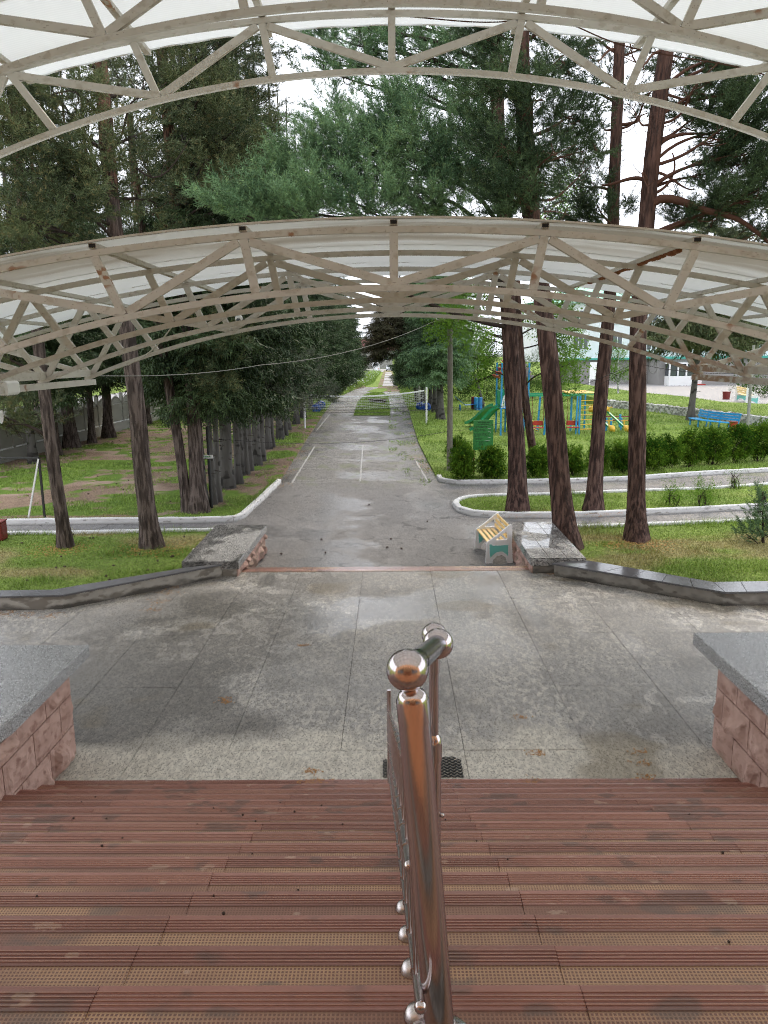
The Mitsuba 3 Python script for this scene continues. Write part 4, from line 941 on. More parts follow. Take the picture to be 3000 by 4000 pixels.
def seesaw(c, ang, tilt, label):
    k = thing('seesaw', label, 'seesaw'); c = A(*c); d = A(math.cos(ang), math.sin(ang), 0) * math.cos(tilt) + A(0, 0, math.sin(tilt)); s = A(-math.sin(ang), math.cos(ang), 0)
    m = c + (0, 0, .62)
    put(beam(m - d * 1.35, m + d * 1.35, .09, .09), 'green_paint', 'beam', k)
    for e in (-1, 1):
        put(tube([m + d * e * 1.06 + (0, 0, .055), m + d * e * 1.3 + (0, 0, .055), m + d * e * 1.55 + (0, 0, .055)], [.10, .19, .08], 10), 'yellow_paint', 'seat', k, smooth=40)
        put(beam(m + d * e * .92 - s * .2 + (0, 0, .32), m + d * e * .92 + s * .2 + (0, 0, .32), .04, .04), 'yellow_paint', 'handle', k)
        put(beam(m + d * e * .92, m + d * e * .92 + (0, 0, .32), .05, .05, (1, 0, 0)), 'yellow_paint', 'handle_post', k)
    for e in (-1, 1): put(beam(c + s * e * .30 - (0, 0, .1), c + s * e * .30 + (0, 0, .72), .09, .09, (1, 0, 0)), 'light_blue_paint', 'post', k)
    put(tube([c - s * .35 + (0, 0, .60), c + s * .35 + (0, 0, .60)], .03, 8), 'dark_red', 'axle', k)
seesaw((12.408,42.434,-0.22), 1.78, .34, 'green seesaw with yellow seats right of the monkey bars')
seesaw((11.611,42.499,-0.22), 1.78, .34, 'second green seesaw half hidden behind the leaning pine')
bb_ = thing('low_bars', 'low row of blue posts with brown rails behind the seesaws', 'bars')
for i in range(3): p = A(*(12.198,44.685,-0.22)) + (1.05 * i, -.1 * i, 0); put(beam(p, p + (0, 0, .75), .11, .11, (1, 0, 0)), 'light_blue_paint', 'post', bb_)
p = A(*(12.198,44.685,-0.22)); put(beam(p + (0, 0, .62), p + (2.1, -.2, .62), .05, .05), 'dark_red', 'rail', bb_); put(beam(p + (0, 0, .4), p + (2.1, -.2, .4), .05, .05), 'dark_red', 'rail', bb_)
lc = thing('garden_chair', 'dark blue reclining slatted chair at the back of the playground lawn', 'chair')
c = A(*(6.071,59.682,-0.22))
for i in range(6): put(beam(c + (-1.05 + .13 * i, -.45, 1.02 - .11 * i), c + (-1.05 + .13 * i, .45, 1.02 - .11 * i), .12, .03, (1, 0, .9)), 'blue_paint', 'back_slat', lc)
for i in range(6): put(beam(c + (-.25 + .16 * i, -.45, .40 + .015 * i), c + (-.25 + .16 * i, .45, .40 + .015 * i), .13, .03), 'blue_paint', 'seat_slat', lc)
for x, y in ((-.7, -.4), (-.7, .4), (.55, -.4), (.55, .4)): put(beam(c + (x, y, 0), c + (x, y, .42), .07, .07, (1, 0, 0)), 'blue_paint', 'leg', lc)
for m_, l, p in (('dark_red', 'red painted post stump beside the blue garden chair', (6.478,60.152,-0.22)), ('light_blue_paint', 'taller blue painted post stump beside the blue garden chair', (6.635,59.616,-0.22)), ('blue_paint', 'dark blue painted post stump at the foot of the pale forked tree', (6.881,59.588,-0.22))):
    solo(tube([A(*p), A(*p) + (0, 0, .98), A(*p) + (0, 0, 1.0)], [.20, .20, .17], 12), m_, 'stump', l, 'post', 'painted stumps on the playground', 40)
bl = thing('park_bench', 'long curved blue slatted bench in front of the stone wall', 'bench')
P0, P1 = A(*(17.615,45.718,-0.22)), A(*(18.394,41.945,-0.22))
d = unit(P1 - P0); s = A(-d[1], d[0], 0); L = np.linalg.norm(P1 - P0)
def bp(t, o, z): return P0 + d * (t * L) + s * (o - .35 * (1 - (2 * t - 1) ** 2)) + A(0, 0, z)
tt = np.linspace(0, 1, 9)
for i in range(4): put(join([beam(bp(a, .05 + .14 * i, .42), bp(b, .05 + .14 * i, .42), .115, .03) for a, b in zip(tt[:-1], tt[1:])]), 'light_blue_paint', 'seat_slat', bl)
for i in range(3): put(join([beam(bp(a, .62 + .04 * i, .58 + .14 * i), bp(b, .62 + .04 * i, .58 + .14 * i), .03, .11) for a, b in zip(tt[:-1], tt[1:])]), 'light_blue_paint', 'back_slat', bl)
for t in (.03, .35, .65, .97):
    put(beam(bp(t, .1, 0), bp(t, .1, .41), .07, .07, (1, 0, 0)), 'light_blue_paint', 'leg', bl); put(beam(bp(t, .6, 0), bp(t, .76, .92), .06, .06, (1, 0, 0)), 'light_blue_paint', 'leg', bl)
for p, l, h in (((18.287,41.182,-0.22), 'small rusty red bin beside the blue curved bench', .55), ((27.577,63.846,0), 'dark red bin beside the far white and yellow bench', .80)):
    k = thing('litter_bin', l, 'bin'); c = A(*p); put(tube([c, c + (0, 0, h)], [.22 * h / .7, .27 * h / .7], 12), 'red_paint' if h < .7 else 'dark_red', 'body', k, smooth=40); put(tube([c + (0, 0, h * .98), c + (0, 0, h * 1.04)], .30 * h / .7, 12), 'dark_red', 'rim', k, smooth=40)
# dry stones retaining the upper lawn
sw_ = thing('dry_stone_wall', 'limewashed rubble stone wall holding the upper lawn on the right', 'wall')
WB = [A(*p) for p in [(16.968,62.726,-0.22),(19.034,57.19,-0.22),(20.043,52.621,-0.22),(20.762,48.385,-0.22),(21.59,44.164,-0.22),(23.803,37.517,-0.22)]]
WP = np.array(LineString([tuple(p[:2]) for p in WB]).coords)
wl = LineString(WP); r = np.random.default_rng(3); HW = .62; n_st = 0
put(slab(wl.buffer(-.30, single_sided=True).intersection(shapely.box(-1e3, -1e3, 1e3, 1e3)), ZL - .1, ZL + HW - .06), 'lime_stone', 'core', sw_)
rest = []
for c in range(3):
    s = r.uniform(0, .3)
    while s < wl.length - .2:
        w_ = r.uniform(.32, .62); h = HW / 3 * r.uniform(.95, 1.12)
        p = np.array(wl.interpolate(s + w_ / 2).coords[0]); q = np.array(wl.interpolate(min(s + w_ / 2 + .1, wl.length)).coords[0]); d2 = unit(q - p)
        pts = r.uniform(-1, 1, (11, 3)); pts = pts / np.abs(pts).max(1)[:, None] * r.uniform(.75, 1., (11, 1)) * A(w_ * .5, .14, h * .5)
        m = trimesh.convex.convex_hull(pts); M = np.eye(4); M[:2, 0] = d2; M[:2, 1] = (-d2[1], d2[0]); M[:3, 3] = (p[0], p[1], ZL + HW / 3 * (c + .5)); m.apply_transform(M)
        if n_st < 300: put(m, 'lime_stone', 'stone', sw_); n_st += 1
        else: rest.append(m)
        s += w_ * .93
if rest: labels[put(join(rest), 'lime_stone', 'stone_rest', sw_)] = {'kind': 'stuff'}
UL = lawn([tuple(p) for p in WP] + [(33.462,53.147),(26.74,54.968),(24.74,57.882),(24.824,65.436),(23.819,71.836),(23.428,78.432),(23.27,87.535),(23.35,98.947),(21.954,99.268),(17.4,73.497)], 'upper lawn between the rubble wall and the far forecourt')
k = [q for q in labels if labels[q].get('label', '').startswith('upper lawn')][0]
scene[k] = mikit.ply(slab(UL, ZG, ZL + HW - .03), 'mat_lawn')
struct(slab(Polygon([(22.893,103.522),(23.714,100.502),(23.591,88.752),(23.717,79.409),(24.088,72.657),(25.08,66.117),(24.965,58.416),(26.972,55.449),(33.741,53.596),(98.992,158.639),(60.414,176.291),(55.684,197.167),(47.68,216.345)]).buffer(0), ZG, .2), 'forecourt_grey', 'forecourt', 'grey asphalt forecourt in front of the far building')

# ---------------------------------------------------------------- the building on the right
bd = thing('building', 'white two storey building with grey ground floor and teal roofs behind the trees', 'building')
C0 = A(*(32.266,93.833,0.2)); bx, by = C0[0], C0[1]
def wallbox(x0, x1, y0, y1, z0, z1, m, name): return put(box(((x0 + x1) / 2, (y0 + y1) / 2, (z0 + z1) / 2), (x1 - x0, y1 - y0, z1 - z0)), m, name, bd)
wallbox(bx, bx + 34, by, by + 20, .1, 3.3, 'plaster_grey', 'ground_floor')
wallbox(bx - 9, bx - .02, by + 4, by + 20, .1, 3.2, 'plaster_grey', 'ground_floor')
wallbox(bx - 14, bx + 36, by + 8, by + 26, 3.0, 10.4, 'plaster_white', 'upper_floor')
wallbox(bx - .4, bx + 34.4, by - .5, by + 8, 3.3, 3.55, 'teal_roof', 'roof_edge'); wallbox(bx - 9.4, bx - .42, by + 3.5, by + 8, 3.2, 3.42, 'teal_roof', 'roof_edge')
m = trimesh.convex.convex_hull(np.array([(bx - 14.6, by + 7.4, 10.4), (bx + 36.6, by + 7.4, 10.4), (bx + 36.6, by + 26.6, 10.4), (bx - 14.6, by + 26.6, 10.4), (bx - 6, by + 17, 13.4), (bx + 28, by + 17, 13.4)]))
put(m, 'teal_roof', 'roof', bd)
def window(x, z, w, h, y, nb=2):
    f = nk(bd + '__window')
    scene[f] = mikit.ply(box((x, y - .02, z), (w, .10, h)), 'mat_dark_glass')
    for sx in (-1, 1): put(box((x + sx * w / 2, y - .06, z), (.12, .10, h + .12)), 'white_paint', 'frame', f)
    for sz in (-1, 1): put(box((x, y - .06, z + sz * h / 2), (w - .12, .10, .12)), 'white_paint', 'frame', f)
    for i in range(1, nb): put(box((x - w / 2 + w * i / nb, y - .06, z), (.09, .09, h - .12)), 'white_paint', 'sash_bar', f)
for i in range(11):
    window(bx - 12 + 4.4 * i, 5.4, 1.9, 1.9, by + 8, 3); window(bx - 12 + 4.4 * i, 8.6, 1.9, 1.7, by + 8, 3)
for x in (bx + 14.2, bx + 21., bx + 27.5): window(x, 2.35, 3., .7, by, 3)
dr_ = nk(bd + '__porch'); D0 = 32.919
x0, x1 = D0, D0 + 3.1
put(box(((x0 + x1) / 2, by - .8, .75), (x1 - x0, 1.55, 1.1)), 'white_paint', 'base', dr_)
for i in range(4): put(box((x0 + .06 + (x1 - x0 - .12) * i / 3, by - 1.5, 2.0), (.16, .12, 1.4)), 'white_paint', 'frame', dr_)
put(box(((x0 + x1) / 2, by - .8, 2.78), (x1 - x0 + .1, 1.6, .16)), 'white_paint', 'lintel', dr_)
put(box(((x0 + x1) / 2, by - .7, 2.0), (x1 - x0 - .1, 1.3, 1.38)), 'dark_glass', 'pane', dr_)
put(box((x1 + .75, by - .10, 1.45), (1.2, .12, 2.5)), 'white_paint', 'door', dr_); put(box((x1 + .75, by - .18, 1.9), (.7, .06, 1.1)), 'dark_glass', 'door_pane', dr_)
put(box((x1 + .75, by - .55, .25), (1.6, .8, .14)), 'red_paint', 'step', dr_)
nb_ = thing('notice_board', 'white board on two legs at the edge of the upper lawn', 'sign')
c = A(*(24.351,92.447,0.1)); put(box(c + (0, 0, 1.9), (1.5, .1, 2.0)), 'white_plastic', 'board', nb_)
for s in (-.7, .7): put(box(c + (s, 0, .95), (.1, .1, 1.9)), 'white_paint', 'leg', nb_)
for p, l in (((28.172,115.699,0.1), 'green tub with a clipped round bush beside the pale post'), ((24.198,118.709,-0.1), 'green tub with a clipped round bush behind the hanging leaves')):
    k = thing('plant_tub', l, 'planter'); c = A(*p); put(tube([c, c + (0, 0, .9)], [.75, .95], 10), 'green_paint', 'tub', k)
    m = trimesh.creation.icosphere(3, .85); m.vertices *= (.85 + .3 * meshkit.noise(m.vertices * 5))[:, None]; m.apply_translation(c + (0, 0, 1.4)); put(m, 'leaf_dark', 'bush', k)
# ---------------------------------------------------------------- far end of the road: street, van, cars, house
struct(sheet(Polygon([(-18.166,214.879),(14.052,201.674),(22.76,243.89),(-29.234,270.222)]), ZR), 'forecourt_grey', 'far_street', 'pale street crossing the far end of the road')
def vehicle(c, L, W, prof, wn, label, cat, body, name):
    """Seen end on: profile runs along y. prof: body outline (y, z); wn: side window outline."""
    k = thing(name, label, cat); c = A(*c)
    m = trimesh.creation.extrude_polygon(Polygon(prof).buffer(-.08).buffer(.08), W, engine='earcut'); v = m.vertices.copy(); m.vertices = np.column_stack([v[:, 2] - W / 2, v[:, 0], v[:, 1]]) ; m.invert(); 
    z = m.vertices[:, 2]; m.vertices[:, 0] *= np.where(z > 1.0, .90, 1.); m.apply_translation(c); put(m, body, 'body', k)
    for sx in (-1, 1):
        for y in (L * .2, L * .8):
            w = nk(k + '__wheel'); scene[w] = mikit.ply(tube([c + (sx * (W / 2 - .2), y, .33), c + (sx * (W / 2 + .01), y, .33)], .33, 18), 'mat_black_rubber')
            put(tube([c + (sx * (W / 2), y, .33), c + (sx * (W / 2 + .02), y, .33)], .2, 14), 'car_silver', 'rim', w)
        put(box(c + (sx * W * .36, -.02, .72), (.30, .06, .18)), 'white_plastic' if name == 'parked_car' else 'red_paint', 'headlight' if name == 'parked_car' else 'tail_light', k)
    z0, z1, y0, y1 = wn
    put(beam(c + (0, y0 - .03, z0), c + (0, y1 - .03, z1), W * .76, .05, (0, -1, .3)), 'dark_glass', 'windscreen', k)
    put(box(c + (0, -.03, .40), (W * .94, .08, .16)), 'goal_black' if name == 'parked_car' else 'car_silver', 'bumper', k); put(box(c + (0, -.08, .42), (.5, .02, .12)), 'white_paint', 'plate', k)
    return k
vk = vehicle((-3.897,215.793,-0.3), 5.2, 2.0, [(0, .3), (0, 1.5), (.15, 2.35), (3.9, 2.4), (4.5, 1.5), (5.2, 1.25), (5.2, .3)], (1.35, 2.1, .04, .12), 'white van parked at the far end of the road under the brown foliage', 'van', 'car_white', 'parked_van')
vehicle((-0.189,220.711,-0.3), 4.2, 1.75, [(0, .3), (0, .75), (.1, .9), (1.1, 1.02), (1.85, 1.48), (3.3, 1.48), (4.1, 1.0), (4.2, .3)], (1.02, 1.42, 1.08, 1.80), 'pale silver car facing the camera at the far end of the road', 'car', 'car_silver', 'parked_car')
vehicle((-8.588,214.623,-0.3), 4.2, 1.75, [(0, .3), (0, .75), (.1, .9), (1.1, 1.02), (1.85, 1.48), (3.3, 1.48), (4.1, 1.0), (4.2, .3)], (1.02, 1.42, 1.08, 1.80), 'white car half hidden by the fir at the far left end of the road', 'car', 'car_white', 'parked_car')
hs = thing('house', 'far pale house with a pink gable roof at the end of the road', 'house')
c = A(*(-6.62,263.382,-0.3))
put(box(c + (0, 4, 3.0), (15, 8, 6.2)), 'plaster_grey', 'wall', hs)
m = trimesh.convex.convex_hull(np.array([c + (-8.4, -.6, 6.0), c + (8.4, -.6, 6.0), c + (-8.4, 8.6, 6.0), c + (8.4, 8.6, 6.0), c + (-8.0, 4, 10.0), c + (8.0, 4, 10.0)])); put(m, 'pink_roof', 'roof', hs)
for i in range(4):
    f = nk(hs + '__window'); scene[f] = mikit.ply(box(c + (-5.4 + 3.6 * i, -.02, 3.6), (1.4, .1, 1.6)), 'mat_dark_glass'); put(box(c + (-5.4 + 3.6 * i, -.05, 2.7), (1.7, .2, .12)), 'white_paint', 'sill', f)
gb = thing('green_bin', 'turquoise bin standing in the weeds right of the far road', 'bin')
c = A(*(2.799,119.545,-0.3)); put(tube([c, c + (0, 0, 1.3)], [.42, .5], 12), 'teal_plastic', 'body', gb, smooth=40); put(box(c + (-.75, 0, .8), (.1, .1, 1.6)), 'teal_plastic', 'post', gb); put(box(c + (0, 0, 1.33), (1.0, 1.0, .08)), 'teal_plastic', 'lid', gb)

# ---------------------------------------------------------------- foliage sprays, shared by the trees
def tris(P, d, w, L):
    """One thin triangle per row: foot P, direction d, foot width w, length L."""
    n = len(P); s = np.cross(d, rng_.normal(size=(n, 3))); s /= np.linalg.norm(s, axis=1)[:, None] + 1e-9
    V = np.stack([P - s * (w / 2)[:, None], P + s * (w / 2)[:, None], P + d * L[:, None]], 1).reshape(-1, 3)
    return V
def group(name, V, m):
    scene[name] = {'type': 'shapegroup', 'needles': mikit.ply(mesh(V, np.arange(len(V)).reshape(-1, 3)), 'mat_' + m)}
def norm_(v): return v / (np.linalg.norm(v, axis=-1, keepdims=True) + 1e-9)
def pine_spray(seed, shoots=15, k=22, nl=.10, nw=.013):
    global rng_
    rng_ = np.random.default_rng(seed); out = []
    def stem(t): return np.stack([t, .06 * np.sin(t * 5 + seed), .22 * t * t], -1)
    out.append(np.concatenate([[stem(np.array(a)), stem(np.array(b)), stem(np.array(a)) + (0, .012, .012)] for a, b in zip(np.linspace(0, .9, 6), np.linspace(.18, 1, 6))]))
    for i in range(shoots):
        t = rng_.uniform(.2, 1.0) if i else 1.0
        p = stem(np.array(t)); a = rng_.uniform(0, 2 * np.pi)
        d = norm_(np.array([1.0, 1.0 * np.cos(a), .55 * np.sin(a) + .45])) if i else norm_(np.array([1., 0, .5]))
        L = rng_.uniform(.16, .34)
        u = rng_.uniform(.1, 1.05, k)[:, None]
        rad = norm_(np.cross(d, norm_(rng_.normal(size=(k, 3)))))
        out.append(np.array([p, p + d * L, p + (0.006, .006, .01)]))
        out.append(tris(p + d * L * u, norm_(d * .75 + rad * .8), np.full(k, nw), rng_.uniform(.7, 1.2, k) * nl))
    return np.vstack(out)
def fir_spray(seed, k=13):
    global rng_
    rng_ = np.random.default_rng(seed); out = []
    def stem(t): return np.stack([t * .96, .03 * np.sin(t * 6 + seed), -.26 * t + .20 * t ** 3], -1)
    out.append(np.concatenate([[stem(np.array(a)), stem(np.array(b)), stem(np.array(a)) + (0, .012, .008)] for a, b in zip(np.linspace(0, .9, 6), np.linspace(.18, 1, 6))]))
    for i in range(k):
        t = .14 + .86 * i / k
        for s in (-1, 1):
            p = stem(np.array(t)); L = (.46 * (1 - t) ** .75 + .10) * rng_.uniform(.75, 1.2)
            d = norm_(np.array([.75, s, -.30 + rng_.normal() * .15])); n = max(4, int(L / .036))
            u = np.linspace(.05, 1, n)[:, None]
            q = p + d * L * u + np.array([0, 0, -.20]) * L * u ** 2
            dd = norm_(d + np.array([0, 0, -.35]) * u + rng_.normal(size=(n, 3)) * .45)
            out.append(tris(q, dd, np.full(n, .026), rng_.uniform(.06, .12, n)))
            n2 = n // 2
            out.append(tris(q[::2][:n2], norm_(np.array([0.2, s * .3, -1]) + rng_.normal(size=(n2, 3)) * .3), np.full(n2, .022), rng_.uniform(.08, .17, n2)))
    return np.vstack(out)
def leaf_spray(seed, n=60, size=.06, droop=.35):
    global rng_
    rng_ = np.random.default_rng(seed)
    t = rng_.uniform(.05, 1, n)
    P = np.stack([t, rng_.normal(size=n) * .16 * (1.15 - t), rng_.normal(size=n) * .12 - droop * t * t], -1)
    d = norm_(rng_.normal(size=(n, 3)) + (.5, 0, -.6)); s = norm_(np.cross(d, norm_(rng_.normal(size=(n, 3)))))
    L = rng_.uniform(.7, 1.3, n)[:, None] * size
    a, b, c, e = P, P + d * L * .55 + s * L * .42, P + d * L, P + d * L * .5 - s * L * .42
    V = np.stack([a, b, c, a, c, e], 1).reshape(-1, 3)
    st = np.concatenate([[(x0, 0, -droop * x0 * x0), (x1, 0, -droop * x1 * x1), (x0, .01, -droop * x0 * x0 + .008)] for x0, x1 in zip(np.linspace(0, .8, 5), np.linspace(.2, 1, 5))])
    return np.vstack([V, st])
for m in ('needle_olive', 'needle_blue', 'needle_grey', 'needle_dark'):
    for v in range(3): group(f'spray_pine_{m}_{v}', pine_spray(v + 11), m)
for m in ('needle_dark', 'needle_olive', 'needle_brown', 'needle_blue'):
    for v in range(3): group(f'spray_fir_{m}_{v}', fir_spray(v + 3), m)
for m in ('leaf_green', 'leaf_dark', 'leaf_hedge'):
    for v in range(3): group(f'spray_leaf_{m}_{v}', leaf_spray(v + 5, 70, .10, .15) if m == 'leaf_hedge' else leaf_spray(v + 5), m)
def orient(d, up=(0, 0, 1), roll=0.0):
    d = unit(d); s, u = frame(d, up)         # s: right, u: up
    y = -s
    c, n = math.cos(roll), math.sin(roll)
    y, u = y * c + u * n, u * c - y * n
    return np.stack([d, y, u], 1)
def spray(crown, kind, p, d, s, r):
    M = np.eye(4); M[:3, :3] = orient(d, roll=r.uniform(-.5, .5)) * s; M[:3, 3] = p
    used[crown] = n = used.get(crown, 0) + 1
    scene[f'{crown}__{n:03d}'] = {'type': 'instance', 'shapegroup': {'type': 'ref', 'id': f'spray_{kind}_{int(r.integers(3))}'}, 'to_world': T(M)}
def trunk_mesh(path, r0, r1, seed, n=14, flare=.55, lean=None, steps=None):
    P = spline(path, steps or 26); L = np.linalg.norm(P[-1] - P[0])
    h = np.concatenate([[0], np.cumsum(np.linalg.norm(np.diff(P, axis=0), axis=1))])
    R = r0 + (r1 - r0) * (h / h[-1]) ** .8 + r0 * flare * np.exp(-h / (r0 * 1.6))
    P = P.copy(); P[0, 2] -= .12
    ph = np.random.default_rng(seed).uniform(0, 6.28, 4)
    def b(i, a): return 1 + .05 * np.sin(3 * a + ph[0] + h[i] * .7) + .04 * np.sin(5 * a + ph[1] - h[i] * 1.3) + .05 * np.sin(h[i] * 2.1 + ph[2]) * np.cos(a + ph[3]) + .30 * flare * np.exp(-h[i] / (r0 * 1.4)) * np.maximum(0, np.sin(4 * a + ph[2]))
    return tube(P, R, n, True, b), P
def blob_tree(name, label, cat, path, r0, r1, bark_, blobs, kind, seed, group_=None, flare=.5, limb_mat='twig', scale=(.75, 1.15), limb_r=.045, trunk_n=14, updir=.25, dens=1.):
    """A trunk and limbs reaching into clumps of foliage. blobs: (x, y, z, rx, ry, rz, n)."""
    r = np.random.default_rng(seed)
    k = thing(name, label, cat, group_)
    m, P = trunk_mesh(path, r0, r1, seed, trunk_n, flare)
    put(m, bark_, 'trunk', k, smooth=60)
    crown = k + '__crown'
    for x, y, z, rx, ry, rz, n in blobs:
        c = A(x, y, z)
        hd = np.linalg.norm(P[:, :2] - c[:2], axis=1)
        i = int(np.argmin(np.abs(P[:, 2] - (z - .25 * hd - .2)) + (P[:, 2] < P[0, 2] + 1.5) * 9))
        a = P[i]
        mid = (a + c) / 2 + A(r.normal() * .12, r.normal() * .12, .18 * hd[i] * r.uniform(-.5, .8)) * min(1, hd[i])
        lim = spline([a, mid, c, c + unit(c - a) * rx * .5], 12)
        pieces = [tube(lim, np.linspace(min(limb_r, r0 * .6), .012, 12), 6)]
        outd = unit((c - a) * A(1, 1, .3))
        for j in range(int(n * dens)):
            v = r.normal(size=3); v = v / np.linalg.norm(v) * r.uniform(.2, 1) ** .5
            p = c + v * A(rx, ry, rz)
            d = unit(outd * .55 + v * A(.9, .9, .5) + A(0, 0, updir) + r.normal(size=3) * .25)
            s = r.uniform(*scale)
            spray(crown, kind, p - d * s * .5, d, s, r)
            if j % 5 == 0:
                q = lim[r.integers(5, 12)]; pieces.append(tube(spline([q, (q + p) / 2 + r.normal(size=3) * .08 - (0, 0, .05), p - d * s * .45], 5), [.016, .013, .010, .008, .006], 4))
        put(join(pieces), limb_mat, 'limb', k, smooth=60)
    return k, P
def fir(name, label, cat, base, h, rad, z0, r0, seed, kind='fir_needle_dark', bark_='bark_fir', group_=None, top=None, lean=(0, 0), dens=1.0, knots=True, hang=None):
    r = np.random.default_rng(seed)
    k = thing(name, label, cat, group_); b = A(*base); t = b + A(lean[0], lean[1], h)
    m, P = trunk_mesh([b, b + (t - b) * .3 + A(r.normal() * .05, 0, 0), b + (t - b) * .6, t], r0, .03, seed, 12, .55)
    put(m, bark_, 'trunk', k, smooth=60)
    if knots:
        kn = []
        for z in np.arange(1.0, z0, .42):
            for j in range(3):
                a = r.uniform(0, 6.28); d = A(math.cos(a), math.sin(a), -.1); p = b + (t - b) * z / h + d * r0 * .75
                kn.append(tube([p, p + d * r.uniform(.06, .28)], [.016, .006], 4))
        labels[put(join(kn), 'twig', 'dead_twigs', k)] = {'kind': 'stuff'}
    crown = k + '__crown'; z = z0; a0 = 0
    while z < h - .3:
        f = (z - z0) / (h - z0)
        L = rad * (1 - f) ** .75 * (.75 + .25 * min(1, f * 6 + .4))
        n = max(4, int((5 + 2.2 * L) * dens))
        for j in range(n):
            a = a0 + 2 * math.pi * j / n + r.normal() * .25
            s = L * r.uniform(.65, 1.15)
            d = A(math.cos(a), math.sin(a), r.uniform(-.38, -.05) + .5 * f)
            p = b + (t - b) * (z + r.uniform(-.2, .2)) / h
            spray(crown, kind, p + d * r0 * .3, d, max(s, .5), r)
            if s > 1.3: spray(crown, kind, p + unit(d) * s * .45 + r.normal(size=3) * .1, unit(d + A(r.normal() * .5, r.normal() * .5, -.15)), s * .65, r)
        z += (.40 + .02 * z) / dens ** .5; a0 += 1.3
    return k
def B(*rows): return rows
# ---------------------------------------------------------------- pines near the forecourt
PL2 = [(-5.377,16.711,-0.22),(-5.467,16.7,1.689),(-5.518,16.7,3.621),(-5.673,16.7,6.701),(-5.712,16.7,8.819),(-5.726,16.7,10.003),(-5.71,16.7,12.03)]
blob_tree('pine_tree', 'tall pine with orange upper trunk on the near left lawn', 'pine tree', PL2, .20, .13, 'bark_grey',
          [(-6.687,15.6,9.385,0.705,0.9,0.47,34),(-5.988,15.2,8.585,0.687,0.9,0.366,30),(-6.755,15.3,8.19,0.692,0.9,0.461,34),(-5.921,15.8,7.699,0.81,0.8,0.362,32),(-6.618,15,7.321,0.769,0.9,0.407,34),(-6.004,15.6,6.864,0.893,0.8,0.376,36),(-6.688,14.6,6.451,0.66,0.8,0.352,26),(-5.255,17.4,8.566,0.629,0.8,0.441,24),(-5.322,17,7.205,0.769,0.8,0.43,28),(-6.411,17,10.203,0.717,0.9,0.461,26),(-6.47,15.6,6.191,0.752,0.8,0.329,20),(-5.683,17.6,9.617,0.637,0.8,0.424,20),(-6.952,15.8,10.242,0.762,0.9,0.476,20),(-5.174,17.6,6.361,0.637,0.8,0.318,14)],
          'pine_needle_olive', 21, 'pines around the forecourt', limb_mat='twig')
PL1 = [(-7.359,16.806,-0.22),(-7.338,16.6,1.307),(-7.415,16.6,3.14),(-7.475,16.6,5.233),(-7.494,16.6,7.858),(-7.456,16.6,9.987),(-7.42,16.6,12.003)]
blob_tree('pine_tree', 'leaning slender pine on the near left lawn, nearest to the left edge', 'pine tree', PL1, .145, .09, 'bark_grey',
          [(-7.883,16.4,5.955,0.692,0.8,0.445,22),(-7.679,17.4,4.8,0.629,0.8,0.315,14),(-8.332,16.8,2.666,0.628,0.6,0.385,22),(-8.037,17.6,2.599,0.583,0.6,0.339,14),(-7.675,16,8.556,0.675,0.8,0.579,20),(-8.378,16.6,4.102,0.7,0.8,0.45,18),(-7.492,18,5.132,0.651,0.8,0.434,14)],
          'pine_needle_olive', 22, 'pines around the forecourt')
PL3 = [(-5.281,20.671,-0.22),(-5.288,20.7,1.767),(-5.285,20.7,3.735),(-5.429,20.7,7.344),(-5.503,20.7,9.862),(-5.576,20.7,11.539),(-5.613,20.7,13.653)]
blob_tree('pine_tree', 'twin stemmed pine, its orange right stem rising beside the pale fir trunks', 'pine tree', PL3, .21, .12, 'bark_grey',
          [(-5.744,19.4,10.681,0.76,1,0.702,32),(-4.446,19.6,9.891,0.886,1,0.473,34),(-3.889,19.6,9.026,0.886,1,0.449,34),(-4.489,19.4,8.268,0.877,1,0.468,34),(-3.369,20,8.705,0.723,1,0.603,30),(-5.767,20.4,10.094,0.738,0.9,0.615,24),(-3.896,19.6,7.785,0.827,1,0.473,32),(-4.416,20.2,11.042,0.913,0.9,0.609,34),(-3.369,21,10.14,0.633,1,0.633,22),(-5.891,20.4,8.286,0.676,0.8,0.553,22),(-3.592,20.6,11.275,0.683,0.9,0.559,22),(-4.239,20.6,11.896,0.993,0.9,0.497,22),(-3.215,20.2,7.786,0.609,0.8,0.487,22),(-4.667,20.2,3.263,0.438,0.6,0.511,20),(-4.475,20.4,4.322,0.553,0.7,0.553,18)],
          'pine_needle_olive', 23, 'pines around the forecourt')
k3 = 'pine_tree_002'
m, _ = trunk_mesh([(-5.564,20.681,-0.22),(-5.724,20.6,1.781),(-5.924,20.6,3.693),(-6.142,20.6,5.513),(-6.313,20.6,7.337),(-6.421,20.6,9.843)], .15, .08, 24, 12, .4)
put(m, 'bark_grey', 'trunk', k3, smooth=60)
PR1 = [(3.447,20.37,-0.22),(3.394,20.6,1.336),(3.264,20.6,3.062),(3.099,20.6,4.825),(2.834,20.6,8.131),(2.707,20.6,9.746),(2.637,20.6,11.512),(2.578,20.6,13.312)]
